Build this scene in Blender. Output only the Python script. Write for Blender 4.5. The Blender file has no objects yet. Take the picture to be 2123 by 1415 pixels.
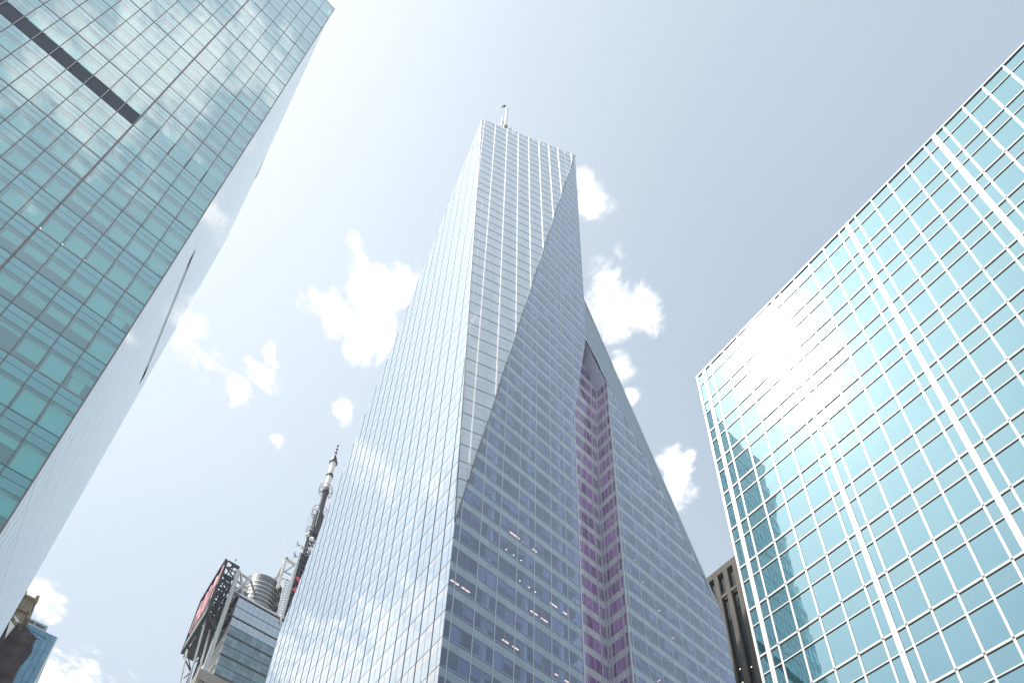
import bpy, math, random
from mathutils import Vector, Matrix, Euler

random.seed(11)
scene = bpy.context.scene
COL = scene.collection
ZC = 1.7                                   # eye height of the photographer above the pavement
R = math.radians

# ------------------------------------------------------------------ camera
CAM_RIGHT = Vector((0.6558, 0.7549, 0.0036)).normalized()
CAM_FWD = Vector((-0.6340, 0.5482, 0.5454)).normalized()
CAM_RIGHT = (CAM_RIGHT - CAM_FWD * CAM_RIGHT.dot(CAM_FWD)).normalized()
CAM_UP = CAM_RIGHT.cross(CAM_FWD)
F_PX, CX, CY, PW, PH = 1571.84, 1118.85, 1752.82, 2123.0, 1415.0
cam = bpy.data.cameras.new("camera")
cam.sensor_width = 36.0
cam.lens = F_PX / PW * 36.0
cam.shift_x = (PW / 2 - CX) / PW
cam.shift_y = (CY - PH / 2) / PW
cam.clip_start = 0.1
cam.clip_end = 6000.0
cam_ob = bpy.data.objects.new("camera", cam)
COL.objects.link(cam_ob)
m = Matrix.Identity(4)
for i in range(3):
    m[i][0], m[i][1], m[i][2] = CAM_RIGHT[i], CAM_UP[i], -CAM_FWD[i]
m.translation = Vector((0, 0, ZC))
cam_ob.matrix_world = m
scene.camera = cam_ob


def screen(P):
    """photo pixel of a point (z measured from eye height)"""
    c = CAM_FWD.dot(P)
    if c < 0.1:
        return None
    return (CX + F_PX * CAM_RIGHT.dot(P) / c, CY - F_PX * CAM_UP.dot(P) / c)


# ------------------------------------------------------------------ sky, sun, exposure
SUN = Vector((-0.1309, -0.4332, 0.8917)).normalized()
SUN_ELEV = math.asin(SUN.z)
SUN_AZ = math.atan2(SUN.x, SUN.y)
world = bpy.data.worlds.new("World")
scene.world = world
world.use_nodes = True
wn, wl = world.node_tree.nodes, world.node_tree.links
wn.clear()


def N(tree_nodes, typ, **kw):
    n = tree_nodes.new(typ)
    for k, v in kw.items():
        setattr(n, k, v)
    return n


def wmath(op, a, b=None, clamp=False):
    n = N(wn, 'ShaderNodeMath', operation=op, use_clamp=clamp)
    for i, v in enumerate((a, b)):
        if v is None:
            continue
        if isinstance(v, (int, float)):
            n.inputs[i].default_value = v
        else:
            wl.new(v, n.inputs[i])
    return n.outputs[0]


sky = N(wn, 'ShaderNodeTexSky', sky_type='NISHITA', sun_disc=False)
sky.sun_elevation = SUN_ELEV
sky.sun_rotation = SUN_AZ
sky.altitude = 30.0
sky.air_density = 1.0
sky.dust_density = 2.5
sky.ozone_density = 1.0
SKY_STRENGTH = 0.10
CLOUD_WHITE = 11.0
HAZE_WHITE = 7.2
tc = N(wn, 'ShaderNodeTexCoord')
sep = N(wn, 'ShaderNodeSeparateXYZ')
wl.new(tc.outputs['Generated'], sep.inputs[0])
zc = wmath('MAXIMUM', sep.outputs[2], 0.14)
px_ = wmath('DIVIDE', sep.outputs[0], zc)
py_ = wmath('DIVIDE', sep.outputs[1], zc)
comb = N(wn, 'ShaderNodeCombineXYZ')
wl.new(px_, comb.inputs[0])
wl.new(py_, comb.inputs[1])
P = comb.outputs[0]


def wnoise(scale, detail, rough, off=(0, 0, 0), distort=0.0):
    mp = N(wn, 'ShaderNodeMapping')
    mp.inputs['Location'].default_value = off
    wl.new(P, mp.inputs['Vector'])
    n = N(wn, 'ShaderNodeTexNoise')
    n.inputs['Scale'].default_value = scale
    n.inputs['Detail'].default_value = detail
    n.inputs['Roughness'].default_value = rough
    n.inputs['Distortion'].default_value = distort
    wl.new(mp.outputs[0], n.inputs['Vector'])
    return n.outputs['Fac']


# cloud puffs on a flat cloud layer: (x, y) on the layer, radius, weight
PUFFS = [(-.420, .108, .044, 1), (-.455, .082, .032, .95), (-.450, .128, .038, 1), (-.388, .126, .030, .9), (-.468, .150, .020, .8),
         (-.252, .325, .036, 1), (-.232, .300, .026, 1), (-.226, .349, .026, 1), (-.283, .372, .022, 1), (-.298, .407, .012, .9),
         (-.196, .232, .018, 1), (-.186, .218, .012, .9),
         (-.338, .545, .034, 1), (-.322, .520, .026, .9), (-.300, .523, .018, .55),
         (-.580, -.038, .030, .50), (-.612, -.012, .034, .55), (-.618, .024, .034, .62), (-.588, .042, .026, .58), (-.553, .044, .020, .42),
         (-.643, .096, .016, .62), (-.555, .142, .022, .40),
         (-1.14, -.095, .050, 1), (-1.34, -.020, .115, 1.0),
         (-1.02, -.43, .160, 1.5), (-.83, -.475, .130, 1.5), (-1.25, -.36, .150, 1.4), (-.72, -.46, .060, 1.4), (-1.05, -.66, .2, 1),
         (-.600, -.205, .045, .62), (-.610, -.165, .035, .55), (-.560, -.285, .032, .65), (-.60, -.24, .03, .5),
         (.385, -.140, .075, .78), (.345, -.115, .060, .82), (.330, -.075, .055, .72), (.46, -.21, .080, .70), (.44, -.15, .055, .66), (.40, -.20, .06, .62), (.52, -.30, .09, .6)]
mask = None
for (x, y, r_, wgt) in PUFFS:
    vd = N(wn, 'ShaderNodeVectorMath', operation='DISTANCE')
    wl.new(P, vd.inputs[0])
    vd.inputs[1].default_value = (x, y, 0)
    a = wmath('DIVIDE', vd.outputs['Value'], r_ * 1.55)
    a = wmath('SUBTRACT', 1.0, a)
    a = wmath('SUBTRACT', wmath('MULTIPLY', a, 1.55), 0.45 + (1 - wgt) * 0.75)
    mask = a if mask is None else wmath('MAXIMUM', mask, a)
mask = wmath('MAXIMUM', mask, -1.35)
fb = wnoise(20.0, 9.0, 0.60, (3.1, 1.7, 0.4), 0.35)
fb2 = wnoise(46.0, 6.0, 0.6, (1.3, 7.7, 2.0))
nz = wmath('ADD', wmath('MULTIPLY', wmath('SUBTRACT', fb, 0.5), 3.6), wmath('MULTIPLY', wmath('SUBTRACT', fb2, 0.5), 0.75))
dens = wmath('ADD', wmath('MULTIPLY', mask, 1.0), nz)
# scattered far cloud low round the horizon
far = wnoise(1.9, 8.0, 0.58, (9.0, 4.0, 0))
low = wmath('SUBTRACT', 0.62, sep.outputs[2])
fard = wmath('ADD', wmath('MULTIPLY', wmath('SUBTRACT', far, 0.56), 4.0), wmath('MULTIPLY', wmath('MINIMUM', low, 0.0), 6.0))
dens = wmath('MAXIMUM', dens, fard)
mr = N(wn, 'ShaderNodeMapRange', interpolation_type='SMOOTHSTEP')
mr.inputs['From Min'].default_value = -0.06
mr.inputs['From Max'].default_value = 0.90
wl.new(dens, mr.inputs['Value'])
cloud_fac = mr.outputs[0]
# white haze veil of a humid summer day
west = N(wn, 'ShaderNodeMapRange', interpolation_type='SMOOTHSTEP')
west.inputs['From Min'].default_value = 0.05
west.inputs['From Max'].default_value = -0.75
wl.new(px_, west.inputs['Value'])
veil = wmath('MULTIPLY', wmath('ADD', 0.55, wmath('MULTIPLY', wmath('SUBTRACT', wnoise(1.3, 3.0, 0.5, (2, 5, 1)), 0.5), 0.25)), 1.0, True)
vm = N(wn, 'ShaderNodeMix', data_type='RGBA')
wl.new(veil, vm.inputs[0])
hz = N(wn, 'ShaderNodeMix', data_type='RGBA', blend_type='MULTIPLY')
wl.new(sky.outputs[0], vm.inputs[6])
vm.inputs[7].default_value = (HAZE_WHITE * 0.735, HAZE_WHITE * 0.885, HAZE_WHITE * 1.0, 1)
# forward scattering: the hazy air is whitest round the sun; thin high cloud sheet to the west
sd = N(wn, 'ShaderNodeVectorMath', operation='DOT_PRODUCT')
wl.new(tc.outputs['Generated'], sd.inputs[0])
sd.inputs[1].default_value = tuple(SUN)
aur = wmath('MULTIPLY', wmath('POWER', wmath('MAXIMUM', sd.outputs['Value'], 0.0), 7.0), 3.6)
aur = wmath('ADD', aur, wmath('MULTIPLY', west.outputs[0], 1.15))
av = N(wn, 'ShaderNodeVectorMath', operation='SCALE')
av.inputs[0].default_value = (1.0, 0.98, 0.93)
wl.new(aur, av.inputs['Scale'])
addv = N(wn, 'ShaderNodeVectorMath', operation='ADD')
wl.new(vm.outputs[2], addv.inputs[0])
wl.new(av.outputs[0], addv.inputs[1])
cm = N(wn, 'ShaderNodeMix', data_type='RGBA')
wl.new(wmath('MULTIPLY', cloud_fac, 0.95), cm.inputs[0])
wl.new(addv.outputs[0], cm.inputs[6])
# thicker middles of the clouds go a little grey
thick = N(wn, 'ShaderNodeMapRange')
thick.inputs['From Min'].default_value = 0.4
thick.inputs['From Max'].default_value = 1.6
thick.inputs['To Min'].default_value = 1.0
thick.inputs['To Max'].default_value = 0.88
wl.new(dens, thick.inputs['Value'])
cw = N(wn, 'ShaderNodeVectorMath', operation='SCALE')
cw.inputs[0].default_value = (CLOUD_WHITE, CLOUD_WHITE * 0.99, CLOUD_WHITE * 0.985)
wl.new(thick.outputs[0], cw.inputs['Scale'])
wl.new(cw.outputs[0], cm.inputs[7])
bg = N(wn, 'ShaderNodeBackground')
bg.inputs['Strength'].default_value = SKY_STRENGTH
wl.new(cm.outputs[2], bg.inputs['Color'])
wo = N(wn, 'ShaderNodeOutputWorld')
wl.new(bg.outputs[0], wo.inputs['Surface'])

sun = bpy.data.lights.new("sun", 'SUN')
sun.energy = 4.5
sun.angle = R(0.53)
sun.color = (1.0, 0.955, 0.88)
sun_ob = bpy.data.objects.new("sun", sun)
COL.objects.link(sun_ob)
sun_ob.location = (SUN * 400)
sun_ob.rotation_euler = SUN.to_track_quat('Z', 'Y').to_euler()

scene.view_settings.view_transform = 'Standard'
scene.view_settings.look = 'None'
scene.view_settings.gamma = 1.0
scene.view_settings.use_curve_mapping = False
scene.view_settings.exposure = 0.43
scene.render.engine = 'CYCLES'
scene.cycles.max_bounces = 8
scene.cycles.transparent_max_bounces = 12
scene.cycles.glossy_bounces = 4
scene.cycles.use_denoising = True
scene.cycles.sample_clamp_indirect = 6.0


# ------------------------------------------------------------------ materials
def new_mat(name):
    mt = bpy.data.materials.new(name)
    mt.use_nodes = True
    mt.node_tree.nodes.clear()
    return mt, mt.node_tree.nodes, mt.node_tree.links


def setin(nd, key, v, l):
    if isinstance(v, (int, float)):
        nd.inputs[key].default_value = v
    elif isinstance(v, (tuple, list)):
        nd.inputs[key].default_value = tuple(v) + (1,) if len(v) == 3 else tuple(v)
    else:
        l.new(v, nd.inputs[key])


def piece_random(n, l):
    g = N(n, 'ShaderNodeNewGeometry')
    oi = N(n, 'ShaderNodeObjectInfo')
    a = N(n, 'ShaderNodeMath', operation='ADD')
    l.new(g.outputs['Random Per Island'], a.inputs[0])
    l.new(oi.outputs['Random'], a.inputs[1])
    f = N(n, 'ShaderNodeMath', operation='FRACT')
    l.new(a.outputs[0], f.inputs[0])
    return f.outputs[0], g


def solid(name, col, rough=0.6, metal=0.0, var=0.10, nscale=0.6, bump=0.0, bscale=20.0, piece=0.0, stain=0.0):
    """painted / stone / metal surface with grain, soft stains and piece to piece variation"""
    mt, n, l = new_mat(name)
    out = N(n, 'ShaderNodeOutputMaterial')
    b = N(n, 'ShaderNodeBsdfPrincipled')
    l.new(b.outputs[0], out.inputs[0])
    b.inputs['Roughness'].default_value = rough
    b.inputs['Metallic'].default_value = metal
    rnd, g = piece_random(n, l)
    nz1 = N(n, 'ShaderNodeTexNoise')
    nz1.inputs['Scale'].default_value = nscale
    nz1.inputs['Detail'].default_value = 7
    l.new(g.outputs['Position'], nz1.inputs['Vector'])
    mpn = N(n, 'ShaderNodeMapRange')
    mpn.inputs['From Min'].default_value = 0.25
    mpn.inputs['From Max'].default_value = 0.75
    mpn.inputs['To Min'].default_value = 1 - var
    mpn.inputs['To Max'].default_value = 1 + var
    l.new(nz1.outputs['Fac'], mpn.inputs['Value'])
    pv = N(n, 'ShaderNodeMapRange')
    pv.inputs['To Min'].default_value = 1 - piece
    pv.inputs['To Max'].default_value = 1 + piece
    l.new(rnd, pv.inputs['Value'])
    mul = N(n, 'ShaderNodeMath', operation='MULTIPLY')
    l.new(mpn.outputs[0], mul.inputs[0])
    l.new(pv.outputs[0], mul.inputs[1])
    fac = mul.outputs[0]
    if stain:
        mp = N(n, 'ShaderNodeMapping')
        mp.inputs['Scale'].default_value = (1.1, 1.1, 0.09)
        l.new(g.outputs['Position'], mp.inputs['Vector'])
        nz2 = N(n, 'ShaderNodeTexNoise')
        nz2.inputs['Scale'].default_value = 1.6
        nz2.inputs['Detail'].default_value = 5
        l.new(mp.outputs[0], nz2.inputs['Vector'])
        ms = N(n, 'ShaderNodeMapRange')
        ms.inputs['From Min'].default_value = 0.35
        ms.inputs['From Max'].default_value = 0.7
        ms.inputs['To Min'].default_value = 1 - stain
        ms.inputs['To Max'].default_value = 1 + stain * 0.4
        l.new(nz2.outputs['Fac'], ms.inputs['Value'])
        m2 = N(n, 'ShaderNodeMath', operation='MULTIPLY')
        l.new(fac, m2.inputs[0])
        l.new(ms.outputs[0], m2.inputs[1])
        fac = m2.outputs[0]
    cv = N(n, 'ShaderNodeVectorMath', operation='SCALE')
    cv.inputs[0].default_value = col
    l.new(fac, cv.inputs['Scale'])
    l.new(cv.outputs[0], b.inputs['Base Color'])
    if bump:
        nb = N(n, 'ShaderNodeTexNoise')
        nb.inputs['Scale'].default_value = bscale
        nb.inputs['Detail'].default_value = 5
        l.new(g.outputs['Position'], nb.inputs['Vector'])
        bp = N(n, 'ShaderNodeBump')
        bp.inputs['Strength'].default_value = bump
        bp.inputs['Distance'].default_value = 0.05
        l.new(nb.outputs['Fac'], bp.inputs['Height'])
        l.new(bp.outputs[0], b.inputs['Normal'])
    return mt


def glass(name, tint, refl, f0, ior, body, body_amt, rough=0.0, wob=0.02, wscale=0.5, piece=0.15, film=0.0, film_rough=0.2, curve=0.0):
    """coated curtain wall glass: mirror coat over tinted see-through glass with a milky body.
    film = share of the coat that scatters (dust on the pane)"""
    mt, n, l = new_mat(name)
    out = N(n, 'ShaderNodeOutputMaterial')
    rnd, g = piece_random(n, l)
    # rolled glass is never flat: slow ripple
    nz1 = N(n, 'ShaderNodeTexNoise')
    nz1.inputs['Scale'].default_value = wscale
    nz1.inputs['Detail'].default_value = 2
    l.new(g.outputs['Position'], nz1.inputs['Vector'])
    bp = N(n, 'ShaderNodeBump')
    bp.inputs['Strength'].default_value = 1.0
    bp.inputs['Distance'].default_value = wob
    l.new(nz1.outputs['Fac'], bp.inputs['Height'])
    fr = N(n, 'ShaderNodeFresnel')
    fr.inputs['IOR'].default_value = ior
    l.new(bp.outputs[0], fr.inputs['Normal'])
    mr_ = N(n, 'ShaderNodeMapRange')
    mr_.inputs['To Min'].default_value = f0
    mr_.inputs['To Max'].default_value = 1.0
    if curve:
        # multi layer coating: reflectance climbs earlier than bare glass
        lw = N(n, 'ShaderNodeLayerWeight')
        lw.inputs['Blend'].default_value = 0.5
        l.new(bp.outputs[0], lw.inputs['Normal'])
        pw = N(n, 'ShaderNodeMath', operation='POWER')
        l.new(lw.outputs['Facing'], pw.inputs[0])
        pw.inputs[1].default_value = curve
        l.new(pw.outputs[0], mr_.inputs['Value'])
    else:
        l.new(fr.outputs[0], mr_.inputs['Value'])
    pvar = N(n, 'ShaderNodeMapRange')
    pvar.inputs['To Min'].default_value = 1 - piece
    pvar.inputs['To Max'].default_value = 1 + piece
    l.new(rnd, pvar.inputs['Value'])
    cv = N(n, 'ShaderNodeVectorMath', operation='SCALE')
    cv.inputs[0].default_value = body
    l.new(pvar.outputs[0], cv.inputs['Scale'])
    df = N(n, 'ShaderNodeBsdfDiffuse')
    l.new(cv.outputs[0], df.inputs['Color'])
    if tint is not None:
        tr = N(n, 'ShaderNodeBsdfTransparent')
        tr.inputs['Color'].default_value = (*tint, 1)
        mb_ = N(n, 'ShaderNodeMixShader')
        mb_.inputs[0].default_value = body_amt
        l.new(tr.outputs[0], mb_.inputs[1])
        l.new(df.outputs[0], mb_.inputs[2])
        base = mb_.outputs[0]
    else:
        base = df.outputs[0]
    gl = N(n, 'ShaderNodeBsdfGlossy')
    gl.inputs['Color'].default_value = (*refl, 1)
    gl.inputs['Roughness'].default_value = rough
    l.new(bp.outputs[0], gl.inputs['Normal'])
    coat = gl.outputs[0]
    if film > 0:
        gf = N(n, 'ShaderNodeBsdfGlossy')
        gf.inputs['Color'].default_value = (0.95, 0.97, 1.0, 1)
        gf.inputs['Roughness'].default_value = film_rough
        # the glow film is uneven, streaking the glare in faint runs down the pane
        mp = N(n, 'ShaderNodeMapping')
        mp.inputs['Scale'].default_value = (2.2, 2.2, 0.25)
        l.new(g.outputs['Position'], mp.inputs['Vector'])
        nd = N(n, 'ShaderNodeTexNoise')
        nd.inputs['Scale'].default_value = 1.0
        nd.inputs['Detail'].default_value = 6
        l.new(mp.outputs[0], nd.inputs['Vector'])
        mf = N(n, 'ShaderNodeMapRange')
        mf.inputs['From Min'].default_value = 0.3
        mf.inputs['From Max'].default_value = 0.75
        mf.inputs['To Min'].default_value = film * 0.6
        mf.inputs['To Max'].default_value = film * 1.4
        l.new(nd.outputs['Fac'], mf.inputs['Value'])
        mx = N(n, 'ShaderNodeMixShader')
        l.new(mf.outputs[0], mx.inputs[0])
        l.new(gl.outputs[0], mx.inputs[1])
        l.new(gf.outputs[0], mx.inputs[2])
        coat = mx.outputs[0]
    mix = N(n, 'ShaderNodeMixShader')
    if tint is not None:
        inv = N(n, 'ShaderNodeMath', operation='SUBTRACT')
        inv.inputs[0].default_value = 1.0
        l.new(g.outputs['Backfacing'], inv.inputs[1])
        ff = N(n, 'ShaderNodeMath', operation='MULTIPLY')
        l.new(mr_.outputs[0], ff.inputs[0])
        l.new(inv.outputs[0], ff.inputs[1])
        l.new(ff.outputs[0], mix.inputs[0])
        clear = N(n, 'ShaderNodeBsdfTransparent')
        mb2 = N(n, 'ShaderNodeMixShader')
        l.new(g.outputs['Backfacing'], mb2.inputs[0])
        l.new(base, mb2.inputs[1])
        l.new(clear.outputs[0], mb2.inputs[2])
        base = mb2.outputs[0]
    else:
        l.new(mr_.outputs[0], mix.inputs[0])
    l.new(base, mix.inputs[1])
    l.new(coat, mix.inputs[2])
    l.new(mix.outputs[0], out.inputs[0])
    return mt


def glow(name, col, strength):
    mt, n, l = new_mat(name)
    out = N(n, 'ShaderNodeOutputMaterial')
    e = N(n, 'ShaderNodeEmission')
    e.inputs['Color'].default_value = (*col, 1)
    e.inputs['Strength'].default_value = strength
    l.new(e.outputs[0], out.inputs[0])
    return mt


M = {}
# green glass tower
M['l_vision'] = glass('green_vision_glass', (0.42, 0.90, 0.88), (0.88, 0.98, 1.0), 0.08, 2.0, (0.16, 0.52, 0.53), 0.30, wob=0.004, piece=0.10, curve=1.6)
M['l_spandrel'] = glass('green_spandrel_glass', None, (0.88, 0.98, 1.0), 0.08, 2.0, (0.085, 0.34, 0.37), 1.0, wob=0.004, piece=0.08, curve=1.6)
M['l_mull'] = solid('bronze_mullion', (0.24, 0.20, 0.205), 0.45, 0.3)
M['l_joint'] = solid('dark_gasket', (0.035, 0.05, 0.055), 0.6)
M['l_band'] = solid('silver_belt', (0.34, 0.33, 0.36), 0.35, 0.5)
M['l_louver'] = solid('charcoal_louver', (0.055, 0.065, 0.085), 0.6, 0.1, bump=0.3, bscale=6)
M['l_side'] = glass('pale_side_glass', None, (0.93, 0.965, 0.98), 0.18, 2.0, (0.34, 0.44, 0.48), 1.0, wob=0.01, piece=0.10)
M['ceiling'] = solid('ceiling_board', (0.16, 0.22, 0.25), 0.9)
M['blind'] = solid('roller_blind_cloth', (0.80, 0.88, 0.86), 0.9, var=0.03, piece=0.07)
M['interior'] = solid('office_wall', (0.30, 0.34, 0.36), 0.9)
M['lamp'] = glow('warm_downlight', (1.0, 0.86, 0.62), 6.0)
M['lamp_bar'] = glow('warm_light_bar', (1.0, 0.66, 0.42), 2.2)
# crystal tower
M['t_vision'] = glass('blue_vision_glass', (0.56, 0.62, 0.82), (0.88, 0.92, 1.0), 0.06, 1.75, (0.17, 0.20, 0.38), 0.26, wob=0.006, piece=0.30, curve=2.3)
M['t_spandrel'] = glass('fritted_spandrel_glass', None, (0.92, 0.96, 1.0), 0.06, 1.70, (0.25, 0.325, 0.385), 1.0, wob=0.006, piece=0.10, curve=2.3)
M['t_south'] = glass('south_mirror_glass', None, (0.80, 0.895, 0.965), 0.30, 2.5, (0.24, 0.30, 0.36), 1.0, wob=0.010, wscale=0.35, piece=0.15, curve=1.3)
M['t_south_s'] = glass('south_spandrel_glass', None, (0.93, 0.97, 1.0), 0.26, 2.3, (0.34, 0.40, 0.44), 1.0, wob=0.010, wscale=0.35, piece=0.10, curve=1.5)
M['t_facet'] = glass('facet_glass', None, (0.93, 0.97, 1.0), 0.20, 1.8, (0.38, 0.42, 0.45), 1.0, wob=0.008, piece=0.10, curve=2.0)
M['t_notch'] = glass('notch_spandrel_glass', None, (0.92, 0.94, 1.0), 0.06, 1.6, (0.56, 0.56, 0.62), 1.0, wob=0.006, piece=0.10)
M['t_facet_s'] = glass('facet_spandrel_glass', None, (0.93, 0.97, 1.0), 0.16, 1.8, (0.42, 0.47, 0.50), 1.0, wob=0.008, piece=0.08, curve=2.0)
M['t_purple'] = glass('violet_notch_glass', (0.62, 0.40, 0.66), (0.92, 0.86, 1.0), 0.12, 1.9, (0.40, 0.22, 0.49), 0.66, wob=0.006, piece=0.45)
M['t_fin'] = solid('aluminium_fin', (0.62, 0.63, 0.64), 0.35, 0.55)
M['t_dark'] = solid('grey_joint', (0.17, 0.19, 0.21), 0.5)
M['t_fins'] = solid('slate_fin', (0.24, 0.265, 0.30), 0.45, 0.3)
M['t_joint'] = solid('mid_grey_joint', (0.34, 0.37, 0.41), 0.5, 0.2)
M['t_soffit'] = solid('blue_grey_soffit_panel', (0.52, 0.56, 0.74), 0.5)
M['t_edge'] = solid('pale_edge_trim', (0.55, 0.60, 0.63), 0.4, 0.3)
M['t_cover'] = solid('column_cover', (0.86, 0.90, 0.90), 0.6)
M['t_blind'] = solid('grey_mesh_blind', (0.46, 0.50, 0.60), 0.9, var=0.04, piece=0.25)
# mirrored block
M['r_glass'] = glass('turquoise_mirror_glass', None, (0.42, 0.66, 0.735), 0.60, 1.6, (0.02, 0.09, 0.11), 1.0, rough=0.012, wob=0.0065, wscale=0.40, piece=0.10, film=0.036, film_rough=0.11)
M['r_span'] = glass('turquoise_spandrel_glass', None, (0.44, 0.665, 0.73), 0.56, 1.6, (0.05, 0.13, 0.15), 1.0, rough=0.02, wob=0.009, wscale=0.5, piece=0.15, film=0.040, film_rough=0.12)
M['r_white'] = solid('white_enamel_mullion', (0.82, 0.80, 0.77), 0.35, 0.0, var=0.05, piece=0.03, stain=0.10)
M['r_shade_joint'] = solid('black_shade_gasket', (0.012, 0.02, 0.022), 0.7)  # gasket black also stands in for the shade under the white rails
M['r_core'] = solid('core_concrete', (0.25, 0.25, 0.24), 0.9)
# others
M['slabstone'] = solid('brown_granite', (0.125, 0.110, 0.096), 0.85, var=0.14, nscale=0.25, bump=0.25, bscale=8, piece=0.06, stain=0.18)
M['stone'] = solid('warm_limestone', (0.36, 0.33, 0.29), 0.85, var=0.14, nscale=0.25, bump=0.25, bscale=8, piece=0.06, stain=0.18)
M['slab_glass'] = glass('black_window_glass', None, (0.8, 0.9, 0.9), 0.02, 1.4, (0.012, 0.018, 0.02), 1.0, wob=0.004)
M['tan'] = solid('old_tan_brick', (0.33, 0.28, 0.21), 0.9, var=0.25, nscale=0.5, bump=0.4, bscale=5, stain=0.3)
M['net'] = solid('black_debris_net', (0.075, 0.064, 0.068), 0.95, var=0.5, nscale=0.35, bump=0.9, bscale=2.5)
M['blueglass'] = glass('deep_blue_glass', None, (0.55, 0.80, 0.95), 0.16, 1.7, (0.06, 0.19, 0.30), 1.0, wob=0.008, piece=0.2)
M['b_line'] = solid('light_blue_frame', (0.30, 0.42, 0.48), 0.5)
M['grey_metal'] = solid('grey_crown_metal', (0.42, 0.46, 0.48), 0.45, 0.3)
M['o_glass'] = glass('office_glass', None, (0.92, 0.95, 0.98), 0.62, 1.9, (0.10, 0.16, 0.19), 1.0, wob=0.03, wscale=0.22, piece=0.25)
M['o_low_refl'] = glass('office_dark_reflection_glass', None, (0.80, 0.92, 0.95), 0.16, 1.7, (0.12, 0.19, 0.215), 1.0, wob=0.07, wscale=0.30, piece=0.35)  # darker, wavier lower panes put a reflected dark skyline into the colour
M['o_line'] = solid('brown_black_line', (0.07, 0.06, 0.055), 0.6)
M['o_white'] = solid('white_metal_panel', (0.74, 0.74, 0.76), 0.5, piece=0.05)
M['o_steel'] = solid('painted_steel', (0.55, 0.56, 0.54), 0.5)
M['drum'] = solid('ribbed_drum_metal', (0.20, 0.21, 0.22), 0.32, 0.6, piece=0.10)
M['ring'] = solid('drum_ring', (0.74, 0.72, 0.66), 0.4, 0.3)
M['black_steel'] = solid('black_steel', (0.035, 0.04, 0.05), 0.5)
M['sign_red'] = solid('red_sign_letter', (0.86, 0.42, 0.44), 0.5)
M['sign_bright'] = solid('crimson_sign_letter', (0.80, 0.09, 0.16), 0.5)
M['sign_face'] = solid('sign_backing', (0.06, 0.065, 0.075), 0.6)
M['mast_white'] = solid('white_mast_tube', (0.80, 0.78, 0.72), 0.5)
M['mast_grey'] = solid('galvanised_lattice', (0.13, 0.135, 0.14), 0.5, 0.3)
M['asphalt'] = solid('asphalt', (0.05, 0.05, 0.052), 0.9, bump=0.3, bscale=30)
M['concrete'] = solid('pavement_concrete', (0.32, 0.31, 0.29), 0.9, bump=0.2, bscale=12)
M['paint'] = solid('road_paint', (0.75, 0.75, 0.72), 0.8)


# ------------------------------------------------------------------ mesh helpers
class MB:
    def __init__(self):
        self.v, self.f, self.m = [], [], []

    def quadbox(self, c8, mi=0):
        b = len(self.v)
        self.v += c8
        for q in ((0, 3, 2, 1), (4, 5, 6, 7), (0, 1, 5, 4), (1, 2, 6, 5), (2, 3, 7, 6), (3, 0, 4, 7)):
            self.f.append(tuple(b + i for i in q))
            self.m.append(mi)

    def box(self, x0, x1, y0, y1, z0, z1, mi=0):
        self.quadbox([Vector(p) for p in ((x0, y0, z0), (x1, y0, z0), (x1, y1, z0), (x0, y1, z0), (x0, y0, z1), (x1, y0, z1), (x1, y1, z1), (x0, y1, z1))], mi)

    def fbox(self, fr, s0, s1, t0, t1, d0, d1, mi=0):
        self.quadbox([fr.pt(s, t, d) for s, t, d in ((s0, t0, d0), (s1, t0, d0), (s1, t1, d0), (s0, t1, d0), (s0, t0, d1), (s1, t0, d1), (s1, t1, d1), (s0, t1, d1))], mi)

    def prism(self, bottom, top, mi=0, caps=True):
        """two loops of equal length, joined"""
        b = len(self.v)
        k = len(bottom)
        self.v += list(bottom) + list(top)
        for i in range(k):
            j = (i + 1) % k
            self.f.append((b + i, b + j, b + k + j, b + k + i))
            self.m.append(mi)
        if caps:
            self.f.append(tuple(b + i for i in reversed(range(k))))
            self.f.append(tuple(b + k + i for i in range(k)))
            self.m += [mi, mi]

    def bar(self, p, q, w, h=None, up=Vector((0, 0, 1)), mi=0):
        p, q = Vector(p), Vector(q)
        h = h or w
        d = (q - p).normalized()
        if abs(d.dot(up)) > 0.98:
            up = Vector((0, 1, 0))
        a = d.cross(up).normalized() * (w / 2)
        b = a.cross(d).normalized() * (h / 2)
        self.quadbox([p - a - b, p + a - b, p + a + b, p - a + b, q - a - b, q + a - b, q + a + b, q - a + b], mi)

    def tube(self, p, q, r0, r1=None, k=12, mi=0):
        p, q = Vector(p), Vector(q)
        r1 = r0 if r1 is None else r1
        d = (q - p).normalized()
        up = Vector((0, 0, 1)) if abs(d.z) < 0.95 else Vector((1, 0, 0))
        a = d.cross(up).normalized()
        b = d.cross(a)
        A = [p + (a * math.cos(2 * math.pi * i / k) + b * math.sin(2 * math.pi * i / k)) * r0 for i in range(k)]
        B = [q + (a * math.cos(2 * math.pi * i / k) + b * math.sin(2 * math.pi * i / k)) * r1 for i in range(k)]
        self.prism(A, B, mi)

    def mesh(self, name, mats, off):
        me = bpy.data.meshes.new(name)
        me.from_pydata([tuple(v + off) for v in self.v], [], self.f)
        for mt in mats:
            me.materials.append(mt)
        me.polygons.foreach_set('material_index', self.m)
        me.update()
        return me


class Fr:
    """facade frame: s along u, t along v, d outwards along n"""
    def __init__(self, O, u, v, n):
        self.O, self.u, self.v, self.n = Vector(O), Vector(u).normalized(), Vector(v).normalized(), Vector(n).normalized()
        if self.u.cross(self.v).dot(self.n) < 0:
            self.flip = True
        else:
            self.flip = False

    def pt(self, s, t, d=0.0):
        return self.O + self.u * s + self.v * t + self.n * d


def thing(name, label, cat, loc, group=None):
    o = bpy.data.objects.new(name, None)
    o.empty_display_size = 2
    COL.objects.link(o)
    o.location = loc
    o['label'] = label
    o['category'] = cat
    if group:
        o['group'] = group
    return o


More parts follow.
